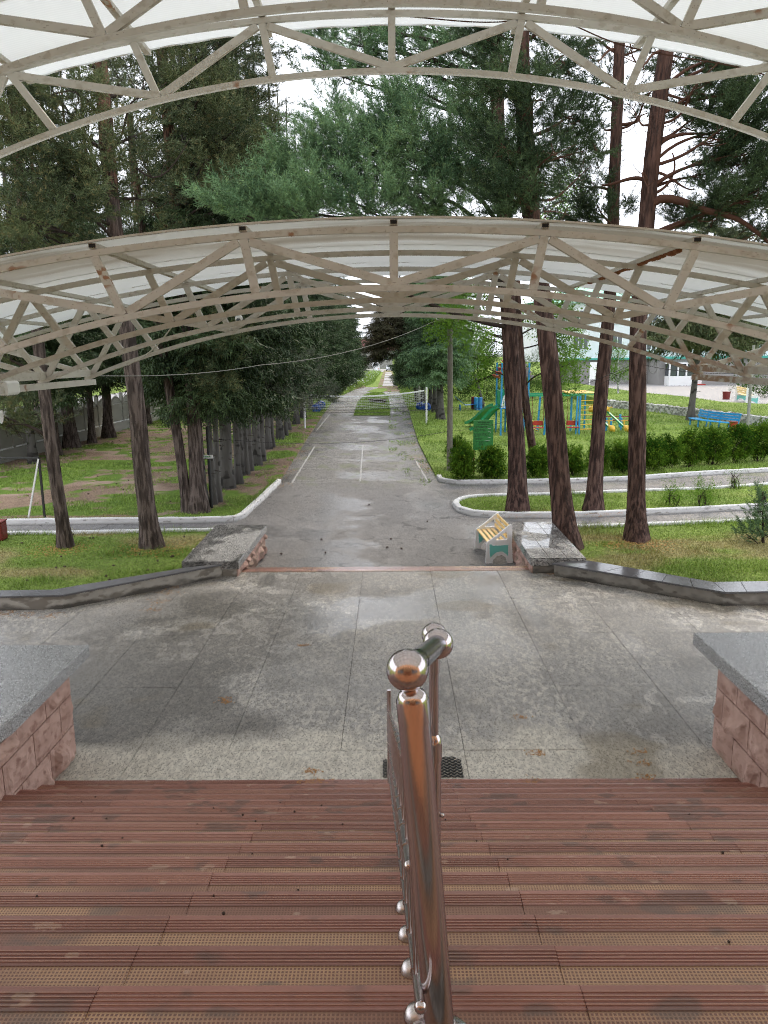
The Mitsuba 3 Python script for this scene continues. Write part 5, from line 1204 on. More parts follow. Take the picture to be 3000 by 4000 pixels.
blob_tree('pine_tree', 'dark trunked pine on the grass island whose blue green boughs reach over the road', 'pine tree', PR1, .245, .15, 'bark_red',
          [(1.715,19,8.467,1.031,0.9,0.71,44),(0.525,18.4,8.384,0.943,0.9,0.732,46),(-0.702,18,8.158,0.922,0.9,0.597,42),(-1.875,18,7.933,0.716,0.8,0.456,30),(-1.313,18.6,9.176,0.471,0.8,0.381,9),(-1.137,20,10.484,0.603,0.9,0.41,9),(-1.714,20.4,10.979,0.615,0.9,0.492,9),(0.941,18.4,7.406,1.22,0.9,0.499,46),(-0.7,17.6,7.177,1.114,0.9,0.403,44),(-2.13,17,7.036,0.82,0.8,0.287,32),(-3.032,16.6,6.839,0.52,0.7,0.16,16),(2.582,18.6,7.626,0.785,0.8,0.561,30),(0.225,19,9.173,0.802,0.8,0.481,24),(1.868,19.6,9.472,0.591,0.9,0.473,16),(0.697,20.4,11.055,1.107,1,0.516,26),(-0.858,20.2,11.254,0.852,1,0.463,20),(1.967,20.8,10.972,0.878,1,0.627,22),(0.031,20.4,11.87,1.23,1,0.492,24),(0.703,20.6,10.346,0.745,0.9,0.373,14),(-1.602,20,11.734,0.723,1,0.362,14)],
          'pine_needle_blue', 31, 'pines around the forecourt', limb_r=.06, updir=.45, dens=1.9)
PR2 = [(3.898,16.424,-0.22),(3.722,16.7,1.21),(3.482,16.7,3.125),(3.263,16.7,4.652),(2.854,16.7,7.334),(2.663,16.7,9.492),(2.536,16.7,11.534)]
blob_tree('pine_tree', 'stout leaning red barked pine right behind the wet tiled plinth', 'pine tree', PR2, .235, .15, 'bark_red',
          [(3.424,17,9.754,0.512,0.8,0.348,14),(3.695,17.2,8.73,0.477,0.8,0.353,14),(3.982,17.5,8.131,0.443,0.8,0.401,14),(3.3,17.2,10.464,0.622,0.8,0.353,14),(2.573,16.2,7.019,0.537,0.7,0.439,22),(2.232,16.2,7.92,0.439,0.7,0.391,16),(2.764,16,8.609,0.424,0.7,0.347,13),(2.385,16.2,9.083,0.449,0.7,0.391,14),(2.915,16.2,7.828,0.332,0.6,0.332,9),(1.973,17,10.151,0.615,0.8,0.389,18),(2.107,17.2,9.318,0.415,0.7,0.353,10),(3.347,17.4,7.472,0.42,0.7,0.315,8)],
          'pine_needle_dark', 32, 'pines around the forecourt', limb_mat='branch_red', dens=1.7)
PR3 = [(5.459,20.426,-0.22),(5.546,20.6,1.569),(5.613,20.6,3.524),(5.676,20.6,4.708),(5.692,20.6,7.22),(5.65,20.6,9.183),(5.632,20.6,11.274),(5.604,20.6,13.276)]
blob_tree('pine_tree', 'red pine on the grass island leaning to the right', 'pine tree', PR3, .20, .12, 'bark_red',
          [(5.014,21,8.135,0.582,0.8,0.506,14),(5.062,21,10.476,0.532,0.8,0.43,11),(5.233,20,7.321,0.627,0.7,0.217,12),(4.534,20,7.188,0.555,0.7,0.193,11),(6.372,21,9.82,0.456,0.7,0.329,6),(5.184,21,11.579,0.633,0.8,0.43,12),(6.171,21,11.307,0.38,0.7,0.329,6),(5.213,21.4,9.393,0.464,0.7,0.335,8)],
          'pine_needle_dark', 33, 'pines around the forecourt', limb_mat='branch_red', dens=1.7)
PR4 = [(5.579,17.024,-0.22),(5.609,17.4,1.509),(5.53,17.4,3.074),(5.464,17.4,4.585),(5.506,17.4,6.611),(5.578,17.4,8.181),(5.73,17.4,10.039),(5.831,17.4,11.648)]
k4, _ = blob_tree('pine_tree', 'straight dark pine with a coil of cable on the near right lawn', 'pine tree', PR4, .205, .15, 'bark_red',
          [(6.613,17.6,9.438,0.583,0.8,0.382,20),(7.21,17.6,8.623,0.637,0.8,0.446,24),(6.584,17.8,8.913,0.386,0.7,0.279,10),(7.478,17,7.974,0.512,0.8,0.492,22),(7.22,17,7.08,0.615,0.8,0.41,22),(6.903,17.6,6.866,0.583,0.8,0.318,16),(6.416,17.6,6.709,0.382,0.7,0.149,8),(7.736,17.4,9.319,0.42,0.8,0.42,16),(6.79,17.6,7.71,0.361,0.7,0.255,8),(7.804,17,6.434,0.41,0.7,0.307,14),(7.182,17,8.68,0.615,0.8,0.512,22),(7.604,16.6,7.089,0.5,0.8,0.5,22),(7.022,17.4,8.075,0.524,0.8,0.315,14),(6.09,18,10.023,0.391,0.7,0.26,7),(6.954,17.6,10.008,0.637,0.8,0.318,18),(7.619,17.4,10.104,0.524,0.8,0.42,16)],
          'pine_needle_dark', 34, 'pines around the forecourt', limb_mat='branch_red', dens=1.7, limb_r=.04)
for pts, r_ in (([(5.52,17.4,6.874),(5.735,17.3,7.151),(6.063,17.2,7.111),(6.662,17,6.849),(7.11,16.9,6.718),(7.466,16.8,6.498),(7.91,16.7,6.115)], (.10, .03)), ([(5.525,17.4,7.45),(5.332,17.5,7.611),(4.97,17.6,7.571),(4.629,17.8,7.541)], (.05, .02)), ([(5.584,17.4,8.09),(5.839,17.4,8.359),(6.172,17.4,8.446),(6.644,17.5,8.485)], (.055, .02)), ([(5.566,17.4,7.264),(5.864,17.3,7.426),(6.001,17.3,7.699),(5.939,17.3,8.062)], (.035, .012)), ([(5.529,17.4,7.707),(5.852,17.3,7.609),(6.156,17.3,7.423),(6.492,17.4,7.348)], (.035, .012))):
    put(tube(spline(pts, 16), np.linspace(*r_, 16), 8), 'branch_red', 'limb', k4, smooth=60)
# bare crooked twigs drawn against the sky
for kk, path, rg, n in ((k4, PR4, (4.6, 12.5), 13), ('pine_tree_005', PR3, (4.6, 14.), 13), ('pine_tree_004', PR2, (5., 12.), 9), ('pine_tree', PL2, (5., 11.), 9), ('pine_tree_002', PL3, (6., 13.), 9)):
    r = np.random.default_rng(len(kk) + n); P = spline(path, 60)
    for j in range(n):
        p = P[np.argmin(abs(P[:, 2] - r.uniform(*rg)))]; a = r.uniform(0, 6.28); L = r.uniform(.8, 2.4)
        d = A(math.cos(a), math.sin(a), r.uniform(-.3, .5)); q = [p]
        for i in range(4): q.append(q[-1] + d * L / 4 + r.normal(size=3) * .10 * A(1, 1, 1.4)); d = unit(d + A(0, 0, .12) + r.normal(size=3) * .2)
        C = spline(q, 12); pcs = [tube(C, np.linspace(.03, .007, 12), 5)]
        for i in range(4):
            s = C[r.integers(4, 11)]; e = unit(d + r.normal(size=3) * .8); pcs.append(tube(spline([s, s + e * .22 + r.normal(size=3) * .05, s + e * .5 + (0, 0, .08)], 6), np.linspace(.011, .004, 6), 4))
        put(join(pcs), 'branch_red' if kk != 'pine_tree' else 'twig', 'limb', kk, smooth=60)

# ---------------------------------------------------------------- row of firs left of the road
TROW = [((-5.267,21.261,-0.22),0.11,18,2.2,3.4),((-5.101,21.808,-0.22),0.075,14,1.4,4.6),((-5.072,22.166,-0.22),0.095,16,1.9,3.6),((-5.334,24.6,-0.22),0.21,19,2.6,3.2),((-5.131,25.42,-0.22),0.12,17,2.2,3.5),((-5.355,27.262,-0.22),0.09,15,1.8,3.9),((-5.265,27.588,-0.22),0.11,17,2.1,3.7),((-5.24,28.389,-0.22),0.1,16,2,3.7),((-5.305,29.877,-0.22),0.17,19,2.5,3.4),((-5.248,31.091,-0.22),0.13,17,2.4,3.5),((-5.626,35.239,-0.22),0.14,18,2.5,3.5),((-5.521,35.964,-0.22),0.08,14,1.8,4.2),((-5.658,39.443,-0.22),0.18,19,2.7,3.4),((-5.644,41.311,-0.22),0.11,16,2.2,3.8),((-5.906,44.486,-0.22),0.13,18,2.5,3.4),((-5.928,48.484,-0.22),0.17,19,2.8,3.2),((-6.019,53.262,-0.22),0.18,19,2.9,3),((-6.212,60.588,-0.22),0.18,19,2.9,2.4),((-6.754,73.889,-0.22),0.2,20,3.2,1.6),((-7.61,93.31,-0.22),0.2,19,3.2,1.4)]
words_ = ('first', 'second', 'third', 'fourth', 'fifth', 'sixth', 'seventh', 'eighth', 'ninth', 'tenth', 'eleventh', 'twelfth', 'thirteenth', 'fourteenth', 'fifteenth', 'sixteenth', 'seventeenth', 'eighteenth', 'nineteenth', 'twentieth')
look_ = ('pale knotty', 'very thin', 'slim pale', 'broad buttressed', 'grey flared', 'slim', 'grey', 'grey', 'broad grey', 'knotty', 'grey', 'very thin', 'stout', 'slim', 'grey', 'stout', 'stout', 'dense', 'dense drooping', 'far dense')
for i, (b, r0, h, rad, z0) in enumerate(TROW):
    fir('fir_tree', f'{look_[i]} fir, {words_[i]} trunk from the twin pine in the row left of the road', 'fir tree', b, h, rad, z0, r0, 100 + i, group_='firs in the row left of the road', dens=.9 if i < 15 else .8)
for x, y, d, rx, rz, n, b in [(-4.317,27,2.697,0.684,0.521,34,8),(-4.138,30,3.433,0.723,0.723,34,10),(-4.457,25.5,3.519,0.538,0.538,24,4),(-4.115,34,2.361,0.615,0.656,24,13),(-3.799,44,1.985,0.637,0.69,24,16),(-4.943,23,3.703,0.416,0.624,24,3),(-4.244,28,2.151,0.54,0.304,18,9),(-4.113,38,3.286,0.779,0.779,22,15)]:
    pass
GREY = [[-4.156,26,2.774,0.721,0.7,0.47,52],[-3.963,29,3.535,0.734,0.7,0.734,52],[-4.408,25,3.673,0.542,0.7,0.542,34],[-3.896,33,2.407,0.597,0.7,0.676,34],[-3.746,44,2.011,0.69,0.7,0.743,38],[-4.877,22.6,3.839,0.409,0.7,0.654,34],[-4.063,27,2.15,0.521,0.7,0.293,24],[-4.002,37,3.411,0.803,0.7,0.803,34]]
for j, g_ in enumerate(GREY):     # grey green boughs hanging out of the row over the verge
    t = ('fir_tree_008', 'fir_tree_010', 'fir_tree_004', 'fir_tree_013', 'fir_tree_016', 'fir_tree_003', 'fir_tree_009', 'fir_tree_015')[j]
    r = np.random.default_rng(300 + j); b = A(*TROW[int(t[-3:])][0]); c = A(*g_[:3])
    put(tube(spline([b + (0, 0, c[2] + .9), (b + c) / 2 + (0, 0, (c[2] - b[2]) / 2 + .75), c], 10), np.linspace(.04, .012, 10), 6), 'twig', 'limb', t, smooth=60)
    for q in range(int(g_[6])):
        v = r.normal(size=3); v = v / np.linalg.norm(v) * r.uniform(.1, 1) ** .5
        d = unit(v * A(.9, .6, .6) + A(.5, -.3, .1) + r.normal(size=3) * .2); s = r.uniform(.6, .95)
        spray(t + '__grey_bough', 'pine_needle_grey', c + v * A(*g_[3:6]) - d * s * .5, d, s, r)
# firs along the fence
FROW = [((-14.537,30.907,-0.22),0.17,17,2.6,3.2),((-14.585,33.424,-0.22),0.16,17,2.4,4),((-15.209,36.409,-0.22),0.3,20,3,3.7),((-14.984,38.376,-0.22),0.17,18,2.6,3.8),((-15.11,41.06,-0.22),0.26,20,2.9,3.8),((-15.422,49.008,-0.22),0.17,18,2.7,3.6),((-16.165,53.076,-0.22),0.11,16,2.2,3.4),((-17.287,58.838,-0.22),0.2,19,2.8,2.6),((-18.102,65.907,-0.22),0.2,20,3.4,2)]
fw = ('pale flared fir nearest to the left edge before the concrete fence', 'dark fir with spreading roots just right of the slender leaning pine', 'very stout dark fir before the concrete fence', 'thin dark fir between two stout ones before the concrete fence', 'stout dark fir in the middle of the concrete fence', 'dark fir at the grass near the far end of the concrete fence', 'thinnest fir near the far end of the concrete fence', 'fir with low branches near the far end of the concrete fence', 'dense far fir beside the far goal')
for i, (b, r0, h, rad, z0) in enumerate(FROW): fir('fir_tree', fw[i], 'fir tree', b, h, rad, z0, r0, 150 + i, bark_='bark_grey' if i else 'bark_fir', group_='firs along the concrete fence', knots=False, dens=.85)
# firs right of the road
RROW = [((3.311,51.166,-0.22),0.24,17,2.9,3.6),((3.306,57.524,-0.22),0.19,18,2.8,3.4),((3.207,61.607,-0.22),0.18,17,2.8,3.2),((2.975,71.036,-0.22),0.2,18,3,2.8),((2.943,84.785,-0.22),0.2,19,3.2,2.4),((2.958,105.028,-0.22),0.22,18,3.2,1.6)]
rw = ('nearest', 'second', 'third', 'fourth', 'fifth', 'farthest')
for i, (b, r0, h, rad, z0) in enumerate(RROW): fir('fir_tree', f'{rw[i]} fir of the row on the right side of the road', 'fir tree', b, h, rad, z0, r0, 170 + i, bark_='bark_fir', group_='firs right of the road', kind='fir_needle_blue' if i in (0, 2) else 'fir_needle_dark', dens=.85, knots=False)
blob_tree('fir_tree', 'fir with brown dead boughs hanging over the far road', 'fir tree', [(2.299,71.13,-0.22),(1.939,66,2.72),(1.477,66,5.774),(1.024,66,8.771),(0.731,66,11.712)], .2, .08, 'bark_fir', [(-0.255,62,5.144,1.271,1.2,1.271,60),(-0.868,62,5.86,0.972,1.2,1.345,44),(0.3,62,6.381,1.271,1.2,1.345,50),(-1.247,62,4.546,0.598,1.2,0.972,26),(0.754,63,7.844,1.519,1.2,1.519,50),(-0.054,63,7.852,1.139,1.2,1.139,30)], 'fir_needle_brown', 180, scale=(1.0, 1.7), updir=-.4, limb_r=.06)
for i, p in enumerate([(-7.865,104.185,-0.22),(-8.456,126.208,-0.22),(-8.593,149.767,-0.22)]): fir('fir_tree', ('dense dark fir', 'taller dense fir', 'last dense fir')[i] + ' where the left row ends far down the road', 'fir tree', p, (19, 21, 22)[i], (4.0, 4.6, 5.2)[i], 1.6, .2, 190 + i, group_='firs in the row left of the road', dens=.7, knots=False)
fir('fir_tree', 'broad spruce with a pale ringed trunk behind the blue bench, its boughs under the canopy', 'fir tree', (18.971,48.909,-0.22), 15, 4.4, 5.9, .22, 181, kind='fir_needle_olive', lean=(.9, 0))
young = blob_tree('young_pine', 'young pine bush at the right edge of the near lawn', 'pine tree', [(8.32,16.772,-0.22),(8.285,16.8,0.325),(8.23,16.8,0.933)], .03, .012, 'twig', [(8.226,16.8,0.061,0.385,0.4,0.243,30),(8.275,16.8,0.431,0.304,0.4,0.223,22),(8.268,16.8,0.745,0.182,0.4,0.182,12),(8.034,16.8,-0.097,0.203,0.4,0.142,10)], 'pine_needle_blue', 42, scale=(.32, .5), limb_r=.012)

# ---------------------------------------------------------------- leafy trees
BIRCH = [(5.953,31.904,-0.22),(4.838,27.2,1.806),(4.599,27.2,3.411),(4.425,27.2,5.133),(4.233,27.2,7.708)]
blob_tree('birch', 'birch behind the dark pine, its hanging leaves showing on both sides of the red trunks', 'birch', BIRCH, .19, .1, 'bark_red',
          [(2.342,27,5.142,0.732,0.9,0.651,26),(3.004,26.5,4.585,0.543,0.9,0.671,22),(2.648,27,5.902,0.814,0.9,0.651,26),(5.875,26.5,4.636,0.511,0.9,0.799,30),(5.985,26,3.648,0.282,0.9,0.658,14),(5.574,27,5.114,0.553,0.9,0.814,24),(6.18,27,5.718,0.488,0.9,0.651,18),(5.041,28,5.322,0.844,0.9,0.675,18),(6.188,28,9.311,0.759,0.9,0.844,30),(5.581,28,8.566,0.844,0.9,0.506,18),(3.157,27,3.584,0.325,0.9,0.423,8),(1.712,27,4.994,0.423,0.9,0.488,10)],
          'leaf_leaf_green', 43, scale=(.8, 1.3), updir=-.5, limb_r=.03)
r = np.random.default_rng(77)
for a in range(16): spray('birch__crown', 'leaf_leaf_green', A(*(5.966,25.5,3.875)) + r.normal(size=3) * A(.10, .1, .35), A(.2 * r.normal(), .2 * r.normal(), -1), .8, r)
blob_tree('apple_tree', 'forked pale old tree on the playground lawn', 'tree', [(7.958,67.598,-0.22),(7.175,62,0.933),(6.863,62,2.028),(6.516,62,3.116)], .22, .08, 'bark_fir', [(5.779,62,3.482,1.271,1.2,0.972,30),(6.866,62,4.19,1.271,1.2,1.046,30),(7.912,61,3.824,0.956,1.2,0.956,24),(8.161,60,2.568,0.651,1.2,0.506,14),(7.629,63,5.095,1.291,1.2,0.911,24)], 'leaf_leaf_dark', 44, scale=(1.2, 1.9), limb_r=.12)
blob_tree('sapling', 'slender young tree with lime painted foot on the upper lawn', 'tree', [(20.008,68.393,0.2),(21.044,72,1.188),(20.978,72,2.45),(20.976,72,4.117)], .14, .05, 'lime_stone', [(20.946,72,3.077,1.302,1,1.302,40),(20.139,72,2.247,0.955,1,0.781,18),(21.701,72,2.443,0.868,1,0.955,18),(20.658,72,4.535,1.215,1,1.042,24)], 'leaf_leaf_green', 45, scale=(1.0, 1.6), updir=.6)
def far_tree(label, p, h, rad, kind, seed, n=70):
    b = A(*p); r = np.random.default_rng(seed)
    blob_tree('leafy_tree', label, 'tree', [b, b + (0, 0, h * .4), b + (.2, 0, h * .7), b + (.2, 0, h * .9)], .25, .08, 'bark_grey', [(b[0] + r.normal() * rad * .4, b[1] + r.normal() * rad * .3, b[2] + h * f, rad * .75, rad * .75, h * .2, n // 4) for f in (.35, .55, .72, .86)], kind, seed, scale=(1.8, 2.9), limb_r=.1)
for i, (p, h, rad, kd, l) in enumerate((((3.479,229.534,-0.3), 9, 5, 'leaf_leaf_green', 'bright leafy tree right of the far parked car'), ((8.987,242.378,-0.3), 12, 6, 'leaf_leaf_green', 'leafy tree behind the far row of grey posts'), ((-11.208,261.092,-0.3), 12, 5, 'leaf_leaf_dark', 'dark leafy tree left of the far house'), ((-15.679,246.107,-0.3), 13, 6, 'leaf_leaf_dark', 'leafy tree behind the white car half hidden at the far left'),
      ((-2.354,275.932,-0.3), 15, 5, 'leaf_leaf_dark', 'leafy tree beside the far pink roof'), ((10.624,113.563,-0.22), 8, 4.5, 'leaf_leaf_dark', 'broad dark tree behind the blue garden chair'), ((20.325,128.027,-0.22), 9, 5, 'leaf_leaf_dark', 'dark leafy tree behind the climbing tower'), ((40.348,185.472,0.2), 12, 6, 'leaf_leaf_green', 'leafy tree left of the far building'), ((67.021,253.361,0.2), 10, 6, 'leaf_leaf_green', 'leafy tree in front of the teal gable'),
      ((-27.5, 60, -.3), 9, 4, 'leaf_leaf_green', 'leafy tree across the street behind the fence'), ((-37, 42, -.3), 10, 5, 'leaf_leaf_green', 'leafy tree at the left edge across the street'), ((-38, 85, -.3), 12, 6, 'leaf_leaf_dark', 'dark leafy tree far across the street'))): far_tree(l, p, h, rad, kd, 500 + i)
# ---------------------------------------------------------------- shrubs
def shrub(label, p, rx, rz, n, kind, seed, group_=None, ry=None, sc=(.30, .50), name='shrub', cat='shrub'):
    r = np.random.default_rng(seed); k = thing(name, label, cat, group_); b = A(*p); c = b + (0, 0, rz)
    put(join([tube(spline([b + r.normal(size=3) * A(.08, .08, 0) - (0, 0, .05), b + A(r.normal() * rx * .3, r.normal() * rx * .3, rz * .8), c + r.normal(size=3) * rx * .45], 6), np.linspace(.018, .006, 6), 5) for _ in range(7)]), 'twig', 'stem', k, smooth=60)
    for j in range(n):
        v = r.normal(size=3); v /= np.linalg.norm(v); v *= r.uniform(.25, 1) ** .4
        if v[2] < -.75: v[2] *= .6
        s = r.uniform(*sc); d = unit(v + A(0, 0, .45) + r.normal(size=3) * .3)
        spray(k + '__foliage', kind, c + v * A(rx, ry or rx, rz) * .9 - d * s * .5, d, s, r)
for i, (p, rx, rz, n, l) in enumerate((((2.467,25.956,-0.22), .52, .60, 150, 'rounded leafy shrub left in front of the green sign'), ((2.538,28.59,-0.22), .55, .62, 110, 'leafy shrub behind the left leg of the green sign'), ((3.453,26.011,-0.22), .50, .58, 150, 'rounded dark shrub right in front of the green sign'), ((5.11,26.238,-0.22), .52, .56, 140, 'shrub between the dark pine and the stout red pine'),
      ((6.421,26.805,-0.22), .48, .55, 110, 'shrub right of the stout leaning red pine'), ((7.345,26.976,-0.22), .45, .58, 100, 'shrub behind the right leaning pine'), ((8.246,27.151,-0.22), .55, .62, 130, 'first shrub of the thick hedge left of the straight pine'), ((9.297,27.546,-0.22), .62, .66, 150, 'shrub of the thick hedge behind the straight pine'), ((10.152,28.081,-0.22), .55, .66, 130, 'shrub of the thick hedge just right of the straight pine'),
      ((11.175,28.629,-0.22), .60, .74, 160, 'tall hedge shrub left of the gap under the blue bench'), ((12.186,29.073,-0.22), .65, .78, 170, 'hedge shrub below the right end of the blue bench'), ((13.297,29.527,-0.22), .68, .80, 170, 'hedge shrub below the small red bin'), ((14.441,29.995,-0.22), .70, .84, 170, 'last hedge shrub in view at the right edge'))):
    shrub(l, p, rx * (.78 if i < 6 else 1.), rz * .96, int(n * 1.5), 'leaf_leaf_hedge', 600 + i, 'clipped shrubs along the white kerb', ry=.5)
for i, (p, rx, rz, n, l) in enumerate((((13.567,74.066,-0.22), 2.3, 2.3, 120, 'big rounded dark bush between the two red trunks behind the swing'), ((6.115,72.061,-0.22), 2.4, 1.9, 110, 'wide dark bush behind the blue garden chair, leftmost'), ((8.777,71.683,-0.22), 2.6, 1.8, 100, 'wide dark bush behind the climbing tower'), ((31.575,66.593,0.2), 2.2, 1.1, 60, 'dark bush at the right edge of the forecourt'))):
    shrub(l, p, rx, rz, n, 'leaf_leaf_dark', 650 + i, sc=(1.2, 1.9), name='bush', cat='bush')
for i, (p, rx, rz, n, l) in enumerate((((7.811,20.993,-0.22), .30, .36, 34, 'leafy weed clump on the grass island, left one of three'), ((8.607,20.964,-0.22), .36, .42, 46, 'tall weed clump on the grass island, middle one of three'), ((10.717,23.746,-0.22), .16, .42, 12, 'thin tall weed at the far kerb of the grass island'))): shrub(l, p, rx, rz, n, 'leaf_leaf_green', 670 + i, sc=(.3, .5), name='weed', cat='weed')

# ---------------------------------------------------------------- grass
def grass(name, label, poly, dens, hgt, wid, seed, m='blade', z=ZL, keep=None, ref=16., fall=2.0, patch=None):
    r = np.random.default_rng(seed); x0, y0, x1, y1 = poly.bounds
    nb = int(min((x1 - x0) * (y1 - y0) * dens, 3_000_000)); x = r.uniform(x0, x1, nb); y = r.uniform(y0, y1, nb)
    dist = np.hypot(x, y); s = np.maximum(dist / ref, 1.)
    ok = r.random(nb) < s ** -fall
    ok &= np.abs(x) < .62 * y + 2.5
    x, y, s = x[ok], y[ok], s[ok]
    ok = shapely.contains_xy(poly, x, y)
    if patch is not None: ok &= patch(x, y)
    x, y, s = x[ok], y[ok], s[ok]; n = len(x)
    h = hgt * r.uniform(.5, 1.3, n) * s ** .35; w = wid * s ** .9; a = r.uniform(0, 6.28, n); b = r.uniform(0, 6.28, n)
    h = h * (.6 + .8 * meshkit.noise(np.stack([x * 1.3, y * 1.3, x * 0], -1)))
    P = np.stack([x, y, np.full(n, z) - .005], -1); S = np.stack([np.cos(a), np.sin(a), a * 0], -1) * (w / 2)[:, None]
    tip = P + np.stack([np.cos(b) * h * .55, np.sin(b) * h * .55, h], -1)
    V = np.stack([P - S, P + S, tip], 1).reshape(-1, 3)
    return solo(mesh(V, np.arange(3 * n).reshape(-1, 3)), m, name, label, 'grass', None, False, 'stuff')
grass('grass', 'grass blades on the near left lawn', L1, 900, .05, .011, 1)
grass('grass', 'grass blades on the near right lawn', L2, 1000, .055, .011, 2)
tuft = lambda k, t: (lambda x, y: meshkit.fbm(np.stack([x * k, y * k, x * 0 + 9.], -1), 3, 8) > t)
grass('grass_tufts', 'taller uneven grass tufts on the near left lawn', L1, 420, .12, .012, 21, patch=tuft(1.5, .60))
grass('grass_tufts', 'taller uneven grass tufts on the near right lawn', L2, 420, .12, .012, 22, patch=tuft(1.5, .58))
grass('grass_tufts', 'taller uneven grass tufts on the long island', L3, 420, .15, .012, 23, patch=tuft(1.8, .57))
grass('grass_tufts', 'taller uneven grass tufts on the playground lawn', L4, 300, .16, .014, 24, fall=1.6, patch=tuft(.7, .58))
kl = LineString([tuple(p[:2]) for p in K_UP[1:]]).buffer(.22).intersection(L5).union(LineString([tuple(p[:2]) for p in K_LO[1:]]).buffer(.22).intersection(L1)).union(LineString([tuple(p[:2]) for p in K_R3]).buffer(.22).intersection(L2))
grass('kerb_grass', 'ragged grass growing over the edges of the kerbs', kl, 900, .13, .012, 25, fall=1.2)
grass('grass', 'grass blades on the long island', L3, 900, .065, .011, 3)
grass('grass', 'bright grass blades on the playground lawn', L4, 520, .06, .012, 4, fall=1.7)
nz = lambda x, y: meshkit.fbm(np.stack([x * 1.5, y * 1.5, x * 0 + 5.], -1), 4)
grass('grass', 'patchy grass under the firs on the left', L5, 520, .075, .012, 5, fall=1.5, patch=lambda x, y: grassy(x, y, 'np', nz(x, y)) > .34)
grass('grass', 'grass on the upper lawn behind the stone wall', UL, 120, .06, .012, 6, z=ZL + HW - .03, fall=1.0)
grass('grass', 'grass on the road island behind the net', I1, 700, .10, .012, 7, z=ZR + .05, fall=1.2)
hb = LineString(K_R1 if False else [tuple(p[:2]) for p in K_R1]).buffer(1.1, single_sided=False).intersection(L4)
grass('grass', 'longer grass under the clipped shrubs', hb, 420, .11, .016, 8, fall=1.)
V1 = Polygon([(-7.838,53.644),(-5.383,58.63),(-5.609,75.126),(-4.726,95.797),(-2.677,122.868),(-2.369,195.064),(-17.449,206.35),(-11.009,90.954)])
grass('tall_weeds', 'tall pale weeds left of the far road', V1, 60, .55, .03, 9, z=ZG, ref=60, fall=1.)
V2 = Polygon([(1.521,56.495),(1.346,77.341),(1.165,101.385),(0.865,193.824),(3.567,203.651),(2.861,77.116)])
grass('tall_weeds', 'tall weeds right of the far road', V2, 60, .6, .03, 10, z=ZG, ref=60, fall=1.)
r = np.random.default_rng(12); n = 900
q = np.array([p for p in np.stack([r.uniform(*V1.bounds[::2], 4000), r.uniform(*V1.bounds[1::2], 4000)], 1) if V1.contains(shapely.Point(p))][:n])
V = []
for p in q:
    c = A(p[0], p[1], ZG + r.uniform(.45, .8)); V += [c + A(-.07, 0, 0), c + A(.07, 0, 0), c + A(0, .05, .09)]
solo(mesh(np.array(V), np.arange(len(V)).reshape(-1, 3)), 'white_paint', 'wild_flowers', 'white flower heads among the tall weeds left of the far road', 'flowers', None, False, 'stuff')
# moss tufts creeping over the right edge of the old road
ed = LineString([tuple(p[:2]) for p in ROAD_R[1:]]).buffer(1.5).intersection(ROAD)
grass('road_moss', 'grass tufts creeping over the right edge of the cracked road', ed, 240, .05, .016, 13, z=ZR, fall=1.2, patch=lambda x, y: meshkit.fbm(np.stack([x * 1.7, y * .8, x * 0], -1), 3, 4) > .56)
# needle litter and cones
def litter(label, pts, n, spread, seed, z=.004, m='litter', size=.028):
    r = np.random.default_rng(seed); V = []
    for i in range(n):
        c = pts[r.integers(len(pts))]; x, y = c[0] + r.normal() * spread[0], c[1] + r.normal() * spread[1]; a = r.uniform(0, 3.14); L = size * r.uniform(.6, 1.4)
        d = A(math.cos(a), math.sin(a), 0) * L; s = A(-math.sin(a), math.cos(a), 0) * L * .22
        p = A(x, y, z + r.uniform(0, .004)); V += [p - s, p + s, p + d]
    solo(mesh(np.array(V), np.arange(len(V)).reshape(-1, 3)), m, 'needle_litter', label, 'litter', None, False, 'stuff')
litter('orange needle litter along the foot of the low right wall', [(3.023,13.66,0),(3.137,13.596,0),(3.326,13.501,0),(3.532,13.319,0)], 420, (.12, .05), 1)
litter('orange needle litter in the gutter by the low left wall', [(-3.828,12.933,0),(-3.818,12.609,0),(-3.829,12.104,0),(-3.815,11.68,0),(-6.06,11.561,0),(-5.731,11.489,0),(-6.226,11.453,0),(-5.343,11.438,0)], 420, (.09, .09), 2)
litter('scattered orange needles near the foot of the stairs', [(-0.801,6.788,0),(-0.804,6.606,0),(1.458,7.123,0),(1.315,6.592,0),(2.489,7.143,0),(2.463,6.918,0),(2.404,6.665,0),(1.426,7.913,0),(-1.972,8.394,0),(-1.94,8.32,0),(-1.235,10.104,0),(-0.694,6.606,0)], 380, (.05, .03), 3)
litter('orange needle edge along the right side of the old road', [(1.196,32.194,-0.3),(1.301,30.094,-0.3),(1.422,28.833,-0.3),(1.229,37.365,-0.3),(1.288,43.094,-0.3),(1.35,49.081,-0.3)], 700, (.20, .5), 4, ZR + .004, size=.05)
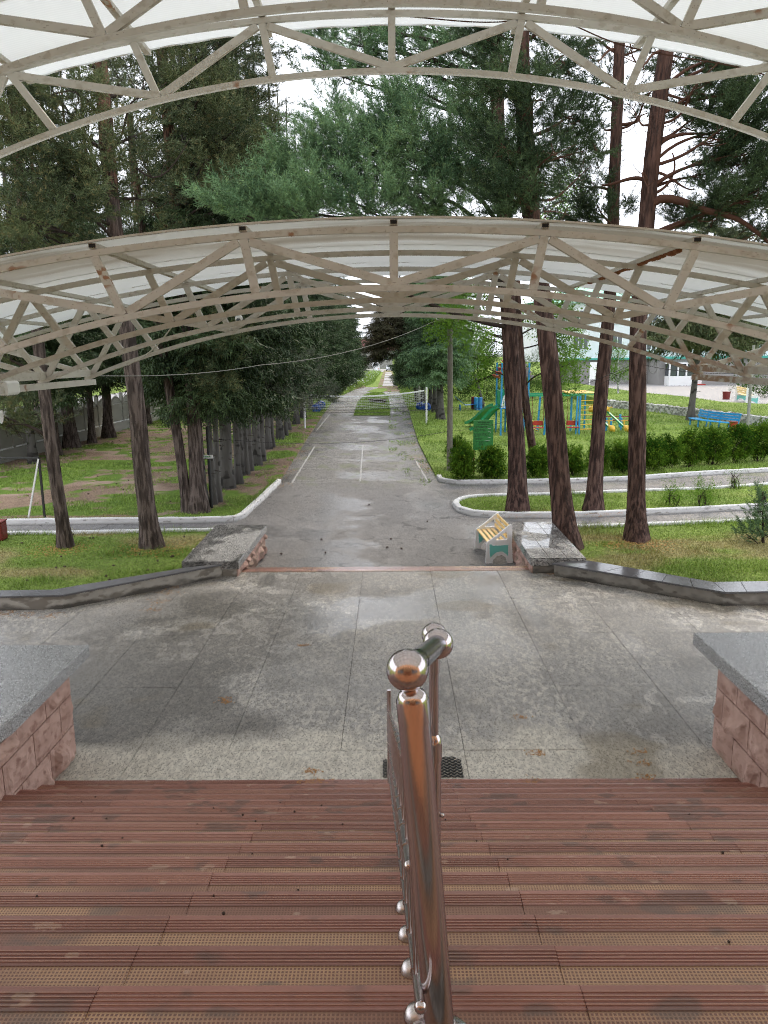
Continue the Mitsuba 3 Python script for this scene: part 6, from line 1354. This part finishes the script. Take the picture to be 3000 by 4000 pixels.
litter('brown needles round the feet of the two pines on the near left lawn', [(-7.27,16.597,-0.2),(-5.3,16.462,-0.2),(-5.564,16.386,-0.2),(-4.969,16.453,-0.2),(-7.429,16.434,-0.2)], 900, (.35, .30), 6, ZL + .02, size=.05)
litter('brown needles round the feet of the pines on the right', [(5.497,16.768,-0.2),(5.19,16.604,-0.2),(5.725,16.675,-0.2),(3.39,20.027,-0.2),(5.369,20.082,-0.2)], 900, (.35, .30), 7, ZL + .02, size=.05)
litter('brown needles along the kerb corner left of the road', [(-3.815,25.558,-0.3),(-3.889,28.506,-0.3),(-4.018,32.494,-0.3),(-4.097,34.922,-0.3)], 500, (.18, .5), 5, ZR + .004, size=.045)
r = np.random.default_rng(99); V = []
for i in range(140):
    k_, i_ = r.integers(-1, 15), 0; y = Y0 + TR * (k_ - 1) + r.uniform(.02, .30); x = r.uniform(-2.6, 3); c = A(x, y, Z0 - RI * k_ + .004); s = r.uniform(.004, .009)
    m_ = trimesh.creation.icosphere(0, s); m_.apply_translation(c + (0, 0, s * .4)); V.append(m_)
solo(join(V), 'cone', 'crumbs', 'small crumbs scattered over the stair tiles', 'crumbs', None, False, 'stuff')
def cones(poly, n, seed, z, grp, where):
    r = np.random.default_rng(seed); i = 0; x0, y0, x1, y1 = poly.bounds
    while i < n:
        x, y = r.uniform(x0, x1), r.uniform(y0, y1)
        if not poly.contains(shapely.Point(x, y)) or abs(x) > .5 * y: continue
        m = trimesh.creation.icosphere(1, .021); m.vertices *= A(1, 1.45, .9); m.vertices *= (1 + .35 * (meshkit.noise(m.vertices * 120 + i) - .5))[:, None]
        m.apply_transform(trimesh.transformations.rotation_matrix(r.uniform(0, 3.1), [0, 0, 1])); m.apply_translation((x, y, z + .025))
        solo(m, 'cone', 'pine_cone', 'dark fallen pine cone lying ' + where, 'pine cone', grp, False); i += 1
cones(L1.intersection(shapely.box(-9, 14, -3, 20)), 26, 5, ZL + .02, 'cones on the near left lawn', 'on the near left lawn')
cones(L5.intersection(shapely.box(-15, 22, -5, 42)), 70, 6, ZL, 'cones on the bare soil', 'on the bare soil among the left trees')
cones(shapely.box(-2.5, 15, 3.2, 22), 9, 8, ZR, 'cones on the asphalt', 'on the wet asphalt before the plinths')
